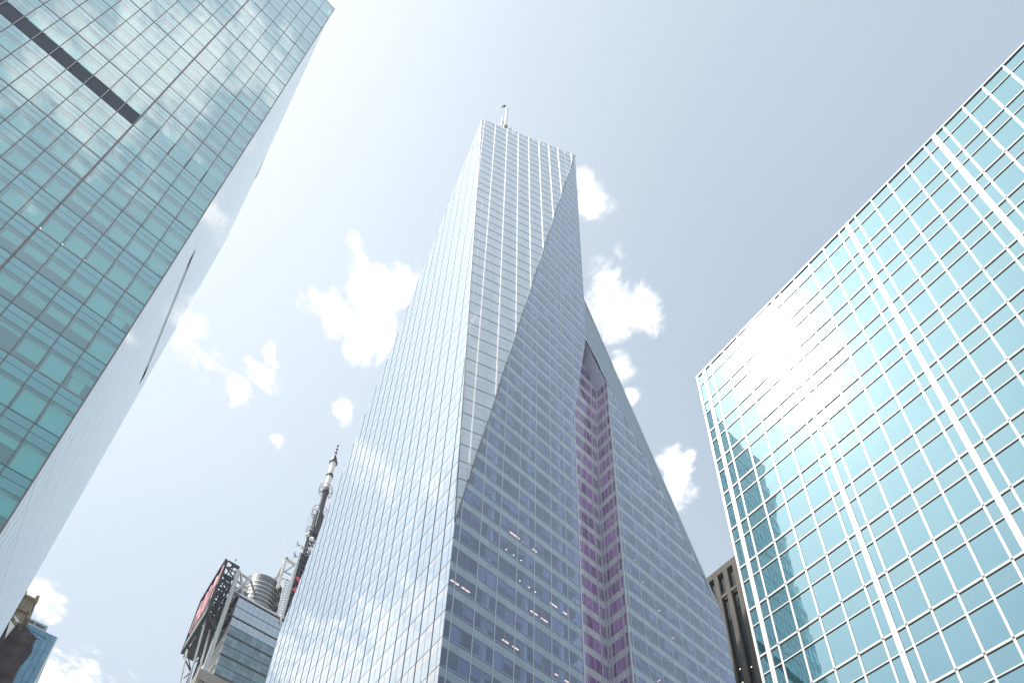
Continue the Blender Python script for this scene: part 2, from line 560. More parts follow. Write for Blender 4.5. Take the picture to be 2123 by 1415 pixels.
def root_off(root):
    return Vector((0, 0, ZC)) - (root.location if root else Vector())


def build(mb, name, mats, root=None, kind=None, label=None, parent=None):
    if not isinstance(mats, (list, tuple)):
        mats = [mats]
    o = bpy.data.objects.new(name, mb.mesh(name, mats, root_off(root)))
    COL.objects.link(o)
    if parent is not None:
        o.parent = parent
    elif root is not None:
        o.parent = root
    if kind:
        o['kind'] = kind
    if label:
        o['label'] = label
    return o


def clip(poly, a, b, c):
    """keep a*s + b*t <= c"""
    out = []
    k = len(poly)
    for i in range(k):
        p, q = poly[i], poly[(i + 1) % k]
        fp, fq = a * p[0] + b * p[1] - c, a * q[0] + b * q[1] - c
        if fp <= 0:
            out.append(p)
        if (fp < 0 < fq) or (fq < 0 < fp):
            w = fp / (fp - fq)
            out.append((p[0] + (q[0] - p[0]) * w, p[1] + (q[1] - p[1]) * w))
    return out


def half(p, q):
    """half plane to the left of p->q"""
    a, b = (q[1] - p[1]), -(q[0] - p[0])
    return (a, b, a * p[0] + b * p[1])


def clip_all(poly, hs):
    for h in hs:
        if len(poly) < 3:
            return []
        poly = clip(poly, *h)
    return poly if len(poly) >= 3 else []


def area2(poly):
    return abs(sum(poly[i][0] * poly[(i + 1) % len(poly)][1] - poly[(i + 1) % len(poly)][0] * poly[i][1] for i in range(len(poly)))) / 2


SHARED = {}


class Pieces:
    """collects pieces of one kind on one thing; the 300 that show largest become parts, the rest one joined part"""
    def __init__(self, root, name, limit=300):
        self.root, self.name, self.limit, self.items = root, name, limit, []

    def add(self, fr, poly, depth, mat, jit=0.0, d=0.0):
        if area2(poly) < 0.02:
            return
        xs = [p[0] for p in poly]
        ys = [p[1] for p in poly]
        rect = len(poly) == 4 and len({round(x, 4) for x in xs}) == 2 and len({round(y, 4) for y in ys}) == 2
        pts = [screen(fr.pt(s, t, d)) for s, t in poly]
        vis = 0.0
        if all(pts):
            cx, cy = sum(p[0] for p in pts) / len(pts), sum(p[1] for p in pts) / len(pts)
            if -10 < cx < PW + 10 and -10 < cy < PH + 10:
                vis = area2(pts)
        c = ((min(xs) + max(xs)) / 2, (min(ys) + max(ys)) / 2)
        ja, jb = random.gauss(0, jit), random.gauss(0, jit)
        self.items.append((vis, fr, poly, depth, mat, d, c, ja, jb, rect, max(xs) - min(xs), max(ys) - min(ys)))

    def finish(self, stuff_name=None):
        self.items.sort(key=lambda i: -i[0])
        parts = [i for i in self.items[:self.limit] if i[0] > 0]
        rest = self.items[len(parts):]
        off = root_off(self.root)
        for (vis, fr, poly, depth, mat, d, c, ja, jb, rect, w, h) in parts:
            key = (self.name, mat.name, round(w, 3), round(h, 3), depth, fr.flip) if rect else None
            if key is None or key not in SHARED:
                mb = MB()
                pl = [(p[0] - c[0], p[1] - c[1]) for p in poly]
                if rect:
                    pl = [(-w / 2, -h / 2), (w / 2, -h / 2), (w / 2, h / 2), (-w / 2, h / 2)]
                elif sum(pl[i][0] * pl[(i + 1) % len(pl)][1] - pl[(i + 1) % len(pl)][0] * pl[i][1] for i in range(len(pl))) < 0:
                    pl.reverse()
                if fr.flip:
                    # the frame is left handed: mirror s so the object matrix stays a rotation
                    pl = [(-p[0], p[1]) for p in reversed(pl)]
                mb.prism([Vector((p[0], p[1], -depth)) for p in pl], [Vector((p[0], p[1], 0)) for p in pl])
                me = mb.mesh(self.name, [mat], Vector())
                if key:
                    SHARED[key] = me
            else:
                me = SHARED[key]
            o = bpy.data.objects.new(self.name, me)
            COL.objects.link(o)
            u = -fr.u if fr.flip else fr.u
            rm = Matrix((u, fr.v, fr.n)).transposed().to_4x4()
            jm = Euler((ja, jb, 0)).to_matrix().to_4x4()
            o.parent = self.root
            o.matrix_local = Matrix.Translation(fr.pt(c[0], c[1], d) + off) @ rm @ jm
        bymat = {}
        for it in rest:
            bymat.setdefault(it[4].name, []).append(it)
        mats = sorted(bymat)
        if rest:
            mb = MB()
            for mi, mn in enumerate(mats):
                for (vis, fr, poly, depth, mat, d, c, ja, jb, rect, w, h) in bymat[mn]:
                    pl = list(poly)
                    sgn = sum(pl[i][0] * pl[(i + 1) % len(pl)][1] - pl[(i + 1) % len(pl)][0] * pl[i][1] for i in range(len(pl)))
                    if (sgn < 0) != fr.flip:
                        pl.reverse()
                    tp = [fr.pt(s, t, d + (s - c[0]) * -jb * (-1 if fr.flip else 1) + (t - c[1]) * ja) for s, t in pl]
                    mb.prism([p - fr.n * depth for p in tp], tp, mi)
            build(mb, stuff_name or (self.name + 's'), [bpy.data.materials[k] for k in mats], self.root, 'stuff')


def vrange(hs, s, t0=-10, t1=500):
    """t range of the line s=const inside the half planes"""
    lo, hi = t0, t1
    for a, b, c in hs:
        r_ = c - a * s
        if abs(b) < 1e-9:
            if r_ < 0:
                return None
            continue
        x = r_ / b
        if b > 0:
            hi = min(hi, x)
        else:
            lo = max(lo, x)
    return (lo, hi) if hi - lo > 0.3 else None


def hrange(hs, t, s0=-500, s1=500):
    return vrange([(b, a, c) for a, b, c in hs], t, s0, s1)


def vbar(root, name, fr, s, t0, t1, w, d0, d1, mat):
    mb = MB()
    mb.fbox(fr, s - w / 2, s + w / 2, t0, t1, d0, d1)
    return build(mb, name, mat, root)


def hbar(root, name, fr, t, s0, s1, h, d0, d1, mat):
    mb = MB()
    mb.fbox(fr, s0, s1, t - h / 2, t + h / 2, d0, d1)
    return build(mb, name, mat, root)


# ------------------------------------------------------------------ ground
def structure(name, mb, mat):
    o = build(mb, name, mat)
    o['kind'] = 'structure'
    return o


g = MB()
g.box(-3000, 3000, -3000, 3000, -ZC - 0.5, -ZC - 0.02)
structure('ground', g, M['concrete'])
g = MB()
g.box(-700, 700, -2.0, 22.0, -ZC - 0.3, -ZC)
structure('road', g, M['asphalt'])
g = MB()
g.box(-36, -19, -600, -2.01, -ZC - 0.3, -ZC)
g.box(-36, -19, 22.01, 600, -ZC - 0.3, -ZC)
structure('avenue', g, M['asphalt'])
g = MB()
for x in range(-120, 121, 12):
    g.box(x, x + 4, 9.9, 10.05, -ZC - 0.1, -ZC + 0.004)
structure('lane_marking', g, M['paint'])
for k, (x0, x1, y0, y1) in enumerate(((-18.9, 60, 22.1, 28.6), (-18.9, 60, -6.3, -2.1), (-120, -36.1, 22.1, 28.6), (-120, -36.1, -6.3, -2.1))):
    g = MB()
    g.box(x0, x1, y0, y1, -ZC - 0.3, -ZC + 0.13)
    structure('pavement', g, M['concrete'])
# the photographer stands on the corner pavement opposite


# ================================================================== GREEN GLASS TOWER (left)
def green_tower():
    W = 43.0
    root = thing('green_glass_tower', 'teal green glass tower filling the upper left corner, dark slot across its facade', 'tower', (-57, -28, 0))
    YN, YS = -0.1483 * W, -50.3
    ZT = 4.085 * W
    # east face: s = -Y
    fr = Fr((-W, 0, 0), (0, -1, 0), (0, 0, 1), (1, 0, 0))
    a0 = -YN
    cols = [a0] + [W * k for k in (.1845, .2220, .2588, .2958, .3331)]
    s = W * .3331
    while s < -YS - 1:
        s += W * .03345
        cols.append(s)
    T = [0.25, 0.6111, 0.9636, 1.3161, 1.6690, 2.0282, 2.4210, 2.7817, 3.1201, 3.4682, 3.80, 4.085]
    floors = []                      # (bottom z, top z, top line is a belt)
    for k in range(len(T) - 1):
        lo, hi = T[k] * W, T[k + 1] * W
        if abs(T[k] - 2.0282) < 1e-6:
            ed = [lo, 2.137 * W, 2.2463 * W, None, 2.3109 * W, hi]
            floors += [(ed[0], ed[1], False), (ed[1], ed[2], False), (ed[4], hi, True)]
            band = (ed[2], ed[4])
        else:
            n = 2 if k == len(T) - 2 else 3
            for j in range(n):
                floors.append((lo + (hi - lo) * j / n, lo + (hi - lo) * (j + 1) / n, j == n - 1))
    band_s0, band_s1 = W * .3340, 46.0
    panes, spans = Pieces(root, 'pane'), Pieces(root, 'spandrel_panel')
    blinds = Pieces(root, 'roller_blind')
    gap = 0.05
    floor_drop = [random.choice((.30, .36, .42, .55, .62, .97, .97)) for _ in floors]
    for ci in range(len(cols) - 1):
        s0, s1 = cols[ci] + 0.035, cols[ci + 1] - 0.035
        for fi, (z0, z1, belt) in enumerate(floors):
            h = z1 - z0
            zt = z1 - 0.03
            za, zb = z1 - 0.19 * h, z1 - 0.385 * h
            spans.add(fr, [(s0, za + gap / 2), (s1, za + gap / 2), (s1, zt), (s0, zt)], 0.03, M['l_spandrel'], 0.0012)
            spans.add(fr, [(s0, zb + gap / 2), (s1, zb + gap / 2), (s1, za - gap / 2), (s0, za - gap / 2)], 0.03, M['l_spandrel'], 0.0012)
            panes.add(fr, [(s0, z0 + 0.03), (s1, z0 + 0.03), (s1, zb - gap / 2), (s0, zb - gap / 2)], 0.03, M['l_vision'], 0.0014)
            # roller blinds drawn to different lengths
            vh = zb - z0
            rr = random.random()
            drop = vh * (floor_drop[fi] if rr < .62 else 0.97 if rr < .78 else random.choice((.12, .28, .34, .5)))
            if drop > 0.2:
                blinds.add(fr, [(s0 + .05, zb - drop), (s1 - .05, zb - drop), (s1 - .05, zb), (s0 + .05, zb)], 0.03, M['blind'], 0.0, -0.42)
    panes.finish()
    spans.finish()
    blinds.finish()
    # band of louvres (dark slot) with small fins
    mb = MB()
    mb.fbox(fr, band_s0, band_s1, band[0] + .02, band[1] - .02, -.30, -.045)
    build(mb, 'louver_slot', M['l_louver'], root)
    for ci in range(len(cols) - 1):
        if cols[ci] > band_s0 + .2 and cols[ci] < band_s1:
            vbar(root, 'slot_post', fr, cols[ci], band[0], band[1], 0.07, -0.042, 0.01, M['l_band'])
    # spandrel glass carries on beside the slot
    pz = Pieces(root, 'spandrel_panel')
    for ci in range(len(cols) - 1):
        if cols[ci + 1] <= band_s0 + .3 or cols[ci] >= band_s1:
            pz.add(fr, [(cols[ci] + .06, band[0] + .03), (cols[ci + 1] - .06, band[0] + .03), (cols[ci + 1] - .06, band[1] - .03), (cols[ci] + .06, band[1] - .03)], .03, M['l_spandrel'], .001)
    pz.finish()
    # mullions
    for ci, s in enumerate(cols):
        wide = abs(s - W * .3331) < .01
        if wide:
            vbar(root, 'mullion', fr, s, 8, ZT, 0.12, -0.05, 0.05, M['l_mull'])
        elif band_s0 < s < band_s1:
            vbar(root, 'mullion', fr, s, 8, band[0], 0.055, -0.05, 0.025, M['l_mull'])
            vbar(root, 'mullion', fr, s, band[1], ZT, 0.055, -0.05, 0.025, M['l_mull'])
        else:
            vbar(root, 'mullion', fr, s, 8, ZT, 0.055, -0.05, 0.025, M['l_mull'])
    # floor joints and belts
    for (z0, z1, belt) in floors:
        if belt:
            hbar(root, 'belt_rail', fr, z1, a0, -YS, 0.14, -0.04, 0.04, M['l_band'])
        else:
            hbar(root, 'transom', fr, z1, a0, -YS, 0.05, -0.05, 0.02, M['l_joint'])
    # interior: ceilings and slabs, office back wall, corner column casing
    for (z0, z1, belt) in floors:
        zb = z1 - 0.385 * (z1 - z0)
        mb = MB()
        mb.box(-70.5, -W - 0.55, YS + 1, YN - 0.6, zb + .04, z1 - .05)
        build(mb, 'floor_slab', M['ceiling'], root)
    mb = MB()
    mb.box(-70, -W - 7.5, YS + 2, YN - 3, 8, 150)
    build(mb, 'office_core', M['interior'], root)
    mb = MB()
    mb.box(-W - 1.1, -W - .5, YN - 1.35, YN - 0.5, 8, 150)
    build(mb, 'corner_column', M['blind'], root)
    # downlights
    mbs = []
    for (s, zl, cnt) in ((0.365, 1.6690, 5), (0.262, 1.1945, 2), (0.455, 2.5410, 2)):
        for (z0, z1, belt) in floors:
            if z0 - .2 < zl * W < z1 - .5:
                zb = z1 - 0.385 * (z1 - z0)
                for k in range(cnt):
                    y = -W * (s - k * .0375) - .8
                    mb = MB()
                    mb.tube((-W - 1.9, y, zb + .02), (-W - 1.9, y, zb + .045), 0.17)
                    build(mb, 'downlight', M['lamp'], root)
                break
    # north side, seen at a glancing angle; its roof line slopes down to the west
    frn = Fr((-W, YN, 0), (-1, 0, 0), (0, 0, 1), (0, 1, 0))
    prof = [(0.0, 8.0), (28.6, 8.0), (28.6, 158.0), (12.8, 164.5), (0.0, ZT)]
    hs = [half(prof[i], prof[(i + 1) % len(prof)]) for i in range(len(prof))]
    ps = Pieces(root, 'side_panel', 120)
    z = 8.0
    rows = []
    while z < ZT:
        rows.append(z)
        z += 4.96
    rows.append(z)
    bz0, bz1 = band
    nc = 20
    for ri in range(len(rows) - 1):
        for c in range(nc):
            s0, s1 = 28.6 * c / nc + .03, 28.6 * (c + 1) / nc - .03
            z0, z1 = rows[ri] + .03, rows[ri + 1] - .03
            zm = (z0 + z1) / 2 + .6
            for (qa, qb) in ((z0, zm - .012), (zm + .012, z1)):
                if s1 > 7.6 and s0 < 23.4 and qb > bz0 and qa < bz1:
                    for (ra, rb) in ((qa, min(qb, bz0)), (max(qa, bz1), qb)):
                        if rb - ra > .1:
                            ps.add(frn, [(s0, ra), (s1, ra), (s1, rb), (s0, rb)], .04, M['l_side'], .0010)
                    continue
                pl = clip_all([(s0, qa), (s1, qa), (s1, qb), (s0, qb)], hs)
                if pl:
                    ps.add(frn, pl, .04, M['l_side'], .0010)
    ps.finish()
    mb = MB()
    mb.fbox(frn, 7.6, 23.4, bz0 + .02, bz1 - .02, -0.3, -0.06)
    build(mb, 'louver_slot', M['l_louver'], root)
    mb = MB()
    mb.fbox(frn, 9.0, 22.2, (bz0 + bz1) / 2 - .55, (bz0 + bz1) / 2 + .45, -0.058, -0.01)
    build(mb, 'slot_rail', M['l_side'], root)
    # closed body behind the side panels and the roof
    mb = MB()
    inner = [(28.4, 8), (28.4, 157.0), (12.8, 163.3), (0.7, 173.8), (0.7, 8)]
    A = [frn.pt(s, t, -.30) for s, t in inner]
    B = [frn.pt(s, t, -.50) for s, t in inner]
    mb.prism(B, A)
    build(mb, 'backing_wall', M['l_joint'], root)
    mb = MB()
    rp = [(0.4, ZT - 1.6), (12.8, 163.2), (27.0, 155.0), (27.0, 154.4), (12.8, 162.6), (0.4, ZT - 2.2)]
    mb.prism([frn.pt(s, t, -.6) for s, t in rp], [frn.pt(s, t, YS - YN) for s, t in rp])
    build(mb, 'roof', M['l_side'], root)
    mb = MB()
    mb.box(-71.4, -W - 8, YS, YS + .5, 8, 150)
    mb.box(-71.5, -71.0, YS, YN - .6, 8, 157)
    mb.box(-71.0, -W - .3, YS + .3, YN - .3, -ZC, 8.0)
    build(mb, 'wall', M['l_side'], root)
    # bright corner trim
    vbar(root, 'corner_trim', fr, a0 - .03, 8, ZT, 0.07, -0.06, 0.10, M['l_mull'])


green_tower()


# ================================================================== MIRRORED BLOCK (right)
def mirrored_block():
    D = 29.0
    root = thing('mirrored_office_block', 'turquoise mirror glass office block gridded with white mullions, at the right edge', 'office block', (0, 40, 0))
    fr = Fr((0, D, 0), (1, 0, 0), (0, 0, 1), (0, -1, 0))
    ZT = 2.2036 * D
    lines = [D * (1.1141 + .1352 * j) for j in range(-8, 8)]       # double floor rails
    tops = lines + [ZT]
    X = lambda k: k * D
    thick = [-.483, -.2637, -.0591, .1490, .3580]
    bays = [[-.461, -.4175, -.3728, -.3284, -.2841], [-.2437, -.2026, -.1612, -.1208, -.0797], [-.0380, .0022, .0423, .0850, .1270], [.1695, .2110, .2520, .2935, .3365], [.3795, .42]]
    left, right = -.5066, .46
    cols = [left]
    for i in range(5):
        cols += [thick[i]] + bays[i]
    cols.append(right)
    panes, spans = Pieces(root, 'pane'), Pieces(root, 'spandrel_pane')
    for j in range(len(tops) - 1):
        z0, z1 = tops[j], tops[j + 1]
        zt = z1 - 0.36 * (z1 - z0)
        for c in range(len(cols) - 1):
            s0, s1 = X(cols[c]), X(cols[c + 1])
            panes.add(fr, [(s0, z0), (s1, z0), (s1, zt), (s0, zt)], .03, M['r_glass'], .0013)
            spans.add(fr, [(s0, zt), (s1, zt), (s1, z1), (s0, z1)], .03, M['r_span'], .0012)
    panes.finish()
    spans.finish()
    for c in cols[1:-1]:
        if c in thick:
            vbar(root, 'double_mullion', fr, X(c) - .075, tops[0], ZT, .11, -.04, .075, M['r_white'])
            vbar(root, 'double_mullion', fr, X(c) + .075, tops[0], ZT, .11, -.04, .075, M['r_white'])
            vbar(root, 'mullion_channel', fr, X(c), tops[0], ZT, .05, -.04, .045, M['r_white'])
        else:
            vbar(root, 'mullion', fr, X(c), tops[0], ZT, .098, -.04, .05, M['r_white'])
    vbar(root, 'corner_trim', fr, X(left) + .02, tops[0], ZT + .1, .15, -.35, .075, M['r_white'])

    def rail(name, t, h, proj, two=False):
        """white rail with a black gasket under it, which paints its shaded underside"""
        mb = MB()
        if two:
            mb.fbox(fr, X(left), X(right), t + .01, t + h / 2, -.04, proj)
            mb.fbox(fr, X(left), X(right), t - h / 2, t - .01, -.04, proj)
            mb.fbox(fr, X(left), X(right), t - .01, t + .01, -.04, proj - .03)
        else:
            mb.fbox(fr, X(left), X(right), t - h / 2, t + h / 2, -.04, proj)
        o = build(mb, name, M['r_white'], root)
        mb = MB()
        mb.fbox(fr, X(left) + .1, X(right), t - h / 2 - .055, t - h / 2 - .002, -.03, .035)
        build(mb, 'shade_gasket', M['r_shade_joint'], root, parent=o)
        return o
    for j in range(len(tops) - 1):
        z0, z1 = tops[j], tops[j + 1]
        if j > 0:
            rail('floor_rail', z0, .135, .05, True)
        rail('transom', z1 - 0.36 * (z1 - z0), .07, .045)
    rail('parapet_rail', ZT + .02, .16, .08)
    mb = MB()
    mb.box(X(left) + .05, X(right), D + .06, D + 30, -ZC, ZT - .1)
    build(mb, 'core', M['r_core'], root)
    mb = MB()
    mb.box(X(left) + .1, X(right), D + .01, D + 1.0, tops[0] - 14, tops[0] - .1)
    build(mb, 'podium', M['r_glass'], root)


mirrored_block()


# ================================================================== CRYSTAL TOWER (middle)
def crystal_tower():
    root = thing('crystal_skyscraper', 'faceted pale blue glass skyscraper with slanting edges and a violet notch, tallest in the middle', 'skyscraper', (-80, 60, 0))
    XE, YSF = -49.82, 29.0
    A = Vector((XE, YSF, 84.5))
    B = Vector((-58.0, YSF, 268.2))
    C = Vector((XE, 55.06, 283.1))
    FLH, FL0 = 4.36, 77.15
    k0, k1 = -12, 48
    flo = [FL0 + FLH * k for k in range(k0, k1)]
    pane, span = Pieces(root, 'pane'), Pieces(root, 'spandrel_panel')
    SP = 1.55                                  # spandrel height below each floor line

    def rows(fr, hs_of, cols, mat_v, mat_s, jit=.0012, sp=SP, lo=20.0, hi=290.0, gap=.03, depth=.03):
        for z in flo:
            if z + FLH < lo or z > hi:
                continue
            hs = hs_of(z)
            for c in range(len(cols) - 1):
                s0, s1 = cols[c] + gap, cols[c + 1] - gap
                zm = z + FLH - sp
                p1 = clip_all([(s0, z + .03), (s1, z + .03), (s1, zm - .015), (s0, zm - .015)], hs)
                p2 = clip_all([(s0, zm + .015), (s1, zm + .015), (s1, z + FLH - .03), (s0, z + FLH - .03)], hs)
                if p1:
                    pane.add(fr, p1, depth, mat_v, jit)
                if p2:
                    span.add(fr, p2, depth, mat_s, jit)

    # ---- south face: s = -X (westward), t = z
    frs = Fr((0, YSF, 0), (-1, 0, 0), (0, 0, 1), (0, -1, 0))
    polyS = [(49.82, 20), (115.4, 20), (115.4, 119), (58.0, 268.2), (49.82, 84.5)]
    hsS = [half(polyS[i], polyS[(i + 1) % 5]) for i in range(5)]
    finS = [52.07 + 3.0 * i for i in range(22)]
    colsS = [49.82]
    for f in finS:
        colsS += [f - 1.5, f] if f - 1.5 > 49.9 else [f]
    colsS += [finS[-1] + 1.5, 116]
    rows(frs, lambda z: hsS, colsS, M['t_south'], M['t_south_s'], .0016)
    for f in finS:
        r_ = vrange(hsS, f)
        if r_:
            vbar(root, 'fin', frs, f, r_[0], r_[1], .065, -.05, .06, M['t_fins'])
    for c in colsS:
        if c not in finS and c > 50 and c < 115:
            r_ = vrange(hsS, c)
            if r_:
                vbar(root, 'mullion', frs, c, r_[0], r_[1], .04, -.04, .01, M['t_dark'])
    for z in flo:
        r_ = hrange(hsS, z)
        if r_ and z > 20:
            hbar(root, 'transom', frs, z, r_[0], r_[1], .06, -.04, .02, M['t_dark'])

    # ---- south-east facet (leans back from the corner, carries the bright fins)
    nrm = (B - A).cross(C - A).normalized()
    if nrm.x < 0:
        nrm = -nrm
    hv = nrm.cross(Vector((0, 0, 1))).normalized()
    if hv.y < 0:
        hv = -hv
    sv = hv.cross(nrm).normalized()
    if sv.z < 0:
        sv = -sv
    frf = Fr(A, hv, sv, nrm)
    loc = lambda P: ((P - A).dot(hv), (P - A).dot(sv))
    pA, pB, pC = loc(A), loc(B), loc(C)
    tri = [pA, pC, pB]
    hsF = [half(tri[i], tri[(i + 1) % 3]) for i in range(3)]
    zscale = sv.z
    smin = pB[0]
    width = pC[0] - pB[0]
    # fins at the fractions read along the crown
    fS = [pB[0] + width * t for t in (.03, .142, .262, .378, .487, .597, .704, .807, .905 + .055)]
    colsF = [smin]
    for i, f in enumerate(fS):
        if i:
            colsF.append((fS[i - 1] + f) / 2)
        colsF.append(f)
    colsF.append(pC[0] + .1)
    for z in flo:
        t0, t1 = (z - A.z) / zscale, (z + FLH - A.z) / zscale
        for c in range(len(colsF) - 1):
            s0, s1 = colsF[c] + .03, colsF[c + 1] - .03
            tm = t1 - SP / zscale
            p1 = clip_all([(s0, t0 + .03), (s1, t0 + .03), (s1, tm - .02), (s0, tm - .02)], hsF)
            p2 = clip_all([(s0, tm + .02), (s1, tm + .02), (s1, t1 - .03), (s0, t1 - .03)], hsF)
            if p1:
                pane.add(frf, p1, .03, M['t_facet'], .0012)
            if p2:
                span.add(frf, p2, .03, M['t_facet_s'], .0012)
        r_ = hrange(hsF, t0)
        if r_ and t0 > 0:
            hbar(root, 'transom', frf, t0, r_[0], r_[1], .10, -.04, .04, M['t_dark'])
    for f in fS:
        r_ = vrange(hsF, f, -5, 400)
        if r_:
            vbar(root, 'fin', frf, f, r_[0] + .4, r_[1] + .2, .16, -.05, .26, M['o_white'])
    for c in colsF[1:-1]:
        if c not in fS:
            r_ = vrange(hsF, c, -5, 400)
            if r_:
                vbar(root, 'mullion', frf, c, r_[0], r_[1], .06, -.04, .05, M['t_fin'])

    # ---- east face, southern part: s = Y, t = z
    fre = Fr((XE, 0, 0), (0, 1, 0), (0, 0, 1), (1, 0, 0))
    lineAC = half((55.06, 283.1), (29.0, 84.5))
    base = [half((29.0, 300), (29.0, 0)), lineAC]
    hlow = base + [half((50.65, 0), (50.65, 300))]
    hup = base + [half((50.65, 136), (55.1, 173)), half((55.08, 0), (55.08, 300))]
    hE = lambda z: hlow if z + FLH <= 137 else hup
    colsE = [29.0, 29.84]
    y = 29.84
    mainE = []
    while y < 56:
        mainE.append(y)
        colsE += [y + 1.51, y + 3.02]
        y += 3.02
    rows(fre, hE, colsE, M['t_vision'], M['t_spandrel'])
    for c in colsE[1:]:
        segs = []
        r1 = vrange(hlow, c, 20, 136)
        r2 = vrange(hup, c, 136, 300)
        if r1 and r2 and abs(r1[1] - r2[0]) < .1:
            segs = [(r1[0], r2[1])]
        else:
            segs = [q for q in (r1, r2) if q]
        for q in segs:
            main = min(abs(c - mm) for mm in mainE) < .01
            vbar(root, 'mullion', fre, c, q[0], q[1], .11 if main else .06, -.04, .06 if main else .01, M['t_edge'] if main else M['t_joint'])
    for z in flo:
        r_ = hrange(hE(z), z)
        if r_ and z > 20:
            hbar(root, 'transom', fre, z, r_[0], r_[1], .08, -.04, .03, M['t_dark'])
    vbar(root, 'edge_trim', fre, 55.10, 173, 283, .10, -.10, .08, M['t_edge'])

    mb = MB()
    mb.bar(A + Vector((.03, 0, 0)), C + Vector((.03, 0, 0)), .14, .14)
    mb.bar(A + Vector((0, -.03, 0)), B + Vector((0, -.03, 0)), .12, .12)
    build(mb, 'edge_trim', M['t_dark'], root)
    # ---- the notch: east-looking inner wall and south-looking side wall, violet glass
    XI, YA, YB = -54.15, 50.65, 60.42
    ZB = FL0 + FLH * 11
    LEAN = (2.3, 64.0)
    fri = Fr((XI, 0, 0), (0, 1, 0), (0, 0, 1), (1, 0, 0))
    fri2 = Fr((XI, 0, ZB), (0, 1, 0), (LEAN[0], 0, LEAN[1]), (LEAN[1], 0, -LEAN[0]))
    kz = fri2.v.z
    colI = [50.4, 51.6, 53.05, 54.5, 56.0, 57.45, 58.9, 59.6, 60.42]
    mainI = (51.6, 58.9)
    hsI = [half((YA - .3, 300), (YA - .3, 0)), half((YB, 0), (YB, 300)), half((300, ZB), (0, ZB))]
    rows(fri, lambda z: hsI, colI, M['t_purple'], M['t_notch'], .002, 1.7, 20, ZB - .1)
    hsI2 = [half((YA - .3, 300), (YA - .3, 0)), half((YB, 0), (YB, 300)), half((300, 66), (0, 66)), half((60.42, 178.5 - ZB), (55.1, 189.0 - ZB))]
    for kf in range(15):
        t0, t1 = FLH * kf / kz, FLH * (kf + 1) / kz
        for c in range(len(colI) - 1):
            s0, s1 = colI[c] + .03, colI[c + 1] - .03
            tm = t1 - 1.7
            for q, lst, mt_ in ((clip_all([(s0, t0 + .03), (s1, t0 + .03), (s1, tm), (s0, tm)], hsI2), pane, M['t_purple']), (clip_all([(s0, tm + .03), (s1, tm + .03), (s1, t1 - .03), (s0, t1 - .03)], hsI2), span, M['t_notch'])):
                if q:
                    lst.add(fri2, q, .03, mt_, .002)
        if ZB + FLH * kf < 176:
            hbar(root, 'transom', fri2, t0, YA, YB, .08, -.04, .03, M['t_dark'])
    for c in colI[1:-1]:
        w_ = .24 if c in mainI else .09
        vbar(root, 'mullion', fri, c, 20, ZB, w_, -.04, .14 if c in mainI else .04, M['t_edge'])
        vbar(root, 'mullion', fri2, c, 0, 60 if c < 56 else 50, w_, -.04, .14 if c in mainI else .04, M['t_edge'])
    fsw = Fr((0, YB, 0), (1, 0, 0), (0, 0, 1), (0, -1, 0))
    nb2 = [half((XI, 300), (XI, 0)), half((XE, 0), (XE, 300)), half((300, 184), (-300, 184)), half((XE, 161.0), (XE - 2.5, 190.0)), half((XI + LEAN[0], ZB + LEAN[1]), (XI, ZB))]
    colW = [XI, XI + .75, XI + 1.5, XI + 2.55, XI + 3.55, XE]
    rows(fsw, lambda z: nb2, colW, M['t_purple'], M['t_notch'], .002, 1.7)
    for c in colW[1:-1]:
        r_ = vrange(nb2, c, 20, 184)
        main = c in (colW[1], colW[4])
        vbar(root, 'mullion', fsw, c, r_[0], r_[1] - .4, .18 if main else .08, -.04, .12 if main else .04, M['t_edge'])
    for z in flo:
        if 20 < z < ZB:
            hbar(root, 'transom', fri, z, YA, YB, .08, -.04, .03, M['t_dark'])
        r_ = hrange(nb2, z)
        if r_ and 20 < z < 182:
            hbar(root, 'transom', fsw, z, r_[0] + .05, r_[1] - .02, .08, -.04, .03, M['t_dark'])
    # pale soffit closing the top of the notch
    mb = MB()
    e1, e2 = Vector((XE - .25, 54.9, 172.1)), Vector((XE - .25, 60.6, 161.9))
    w4 = Vector((-4.2, 0, 0))
    mb.prism([e1, e2, e2 + w4, e1 + w4], [v + Vector((0, 0, .2)) for v in (e1, e2, e2 + w4, e1 + w4)])
    build(mb, 'soffit', M['t_soffit'], root)
    # corner post of the notch
    mb = MB()
    mb.bar((XI + .12, YB - .12, 20), (XI + .12, YB - .12, ZB), .26)
    mb.bar((XI + .12, YB - .12, ZB), (XI + .12 + LEAN[0] * .8, YB - .12, ZB + LEAN[1] * .8), .26)
    build(mb, 'corner_post', M['t_edge'], root)
    # ---- east face, northern part
    P2 = Vector((XE, 88.25, 112.6))
    polyN = [(60.42, 20), (88.25, 20), (88.25, 112.6), (60.42, 162.4)]
    hsN = [half(polyN[i], polyN[(i + 1) % 4]) for i in range(4)]
    colsN = [60.42, 61.2]
    y = 61.2
    mainN = []
    while y < 88:
        mainN.append(y)
        colsN += [y + 1.57, y + 3.14]
        y += 3.14
    rows(fre, lambda z: hsN, colsN, M['t_vision'], M['t_spandrel'])
    for c in colsN[1:]:
        r_ = vrange(hsN, c)
        if r_:
            main = min(abs(c - mm) for mm in mainN) < .01
            vbar(root, 'mullion', fre, c, r_[0], r_[1], .11 if main else .06, -.04, .06 if main else .01, M['t_edge'] if main else M['t_joint'])
    for z in flo:
        r_ = hrange(hsN, z)
        if r_ and z > 20:
            hbar(root, 'transom', fre, z, r_[0], r_[1], .08, -.04, .03, M['t_dark'])
    vbar(root, 'corner_trim', fre, 60.42, 20, 160, .22, -.12, .12, M['t_edge'])
    vbar(root, 'corner_trim', fre, 50.65, 20, 136, .18, -.12, .10, M['t_edge'])

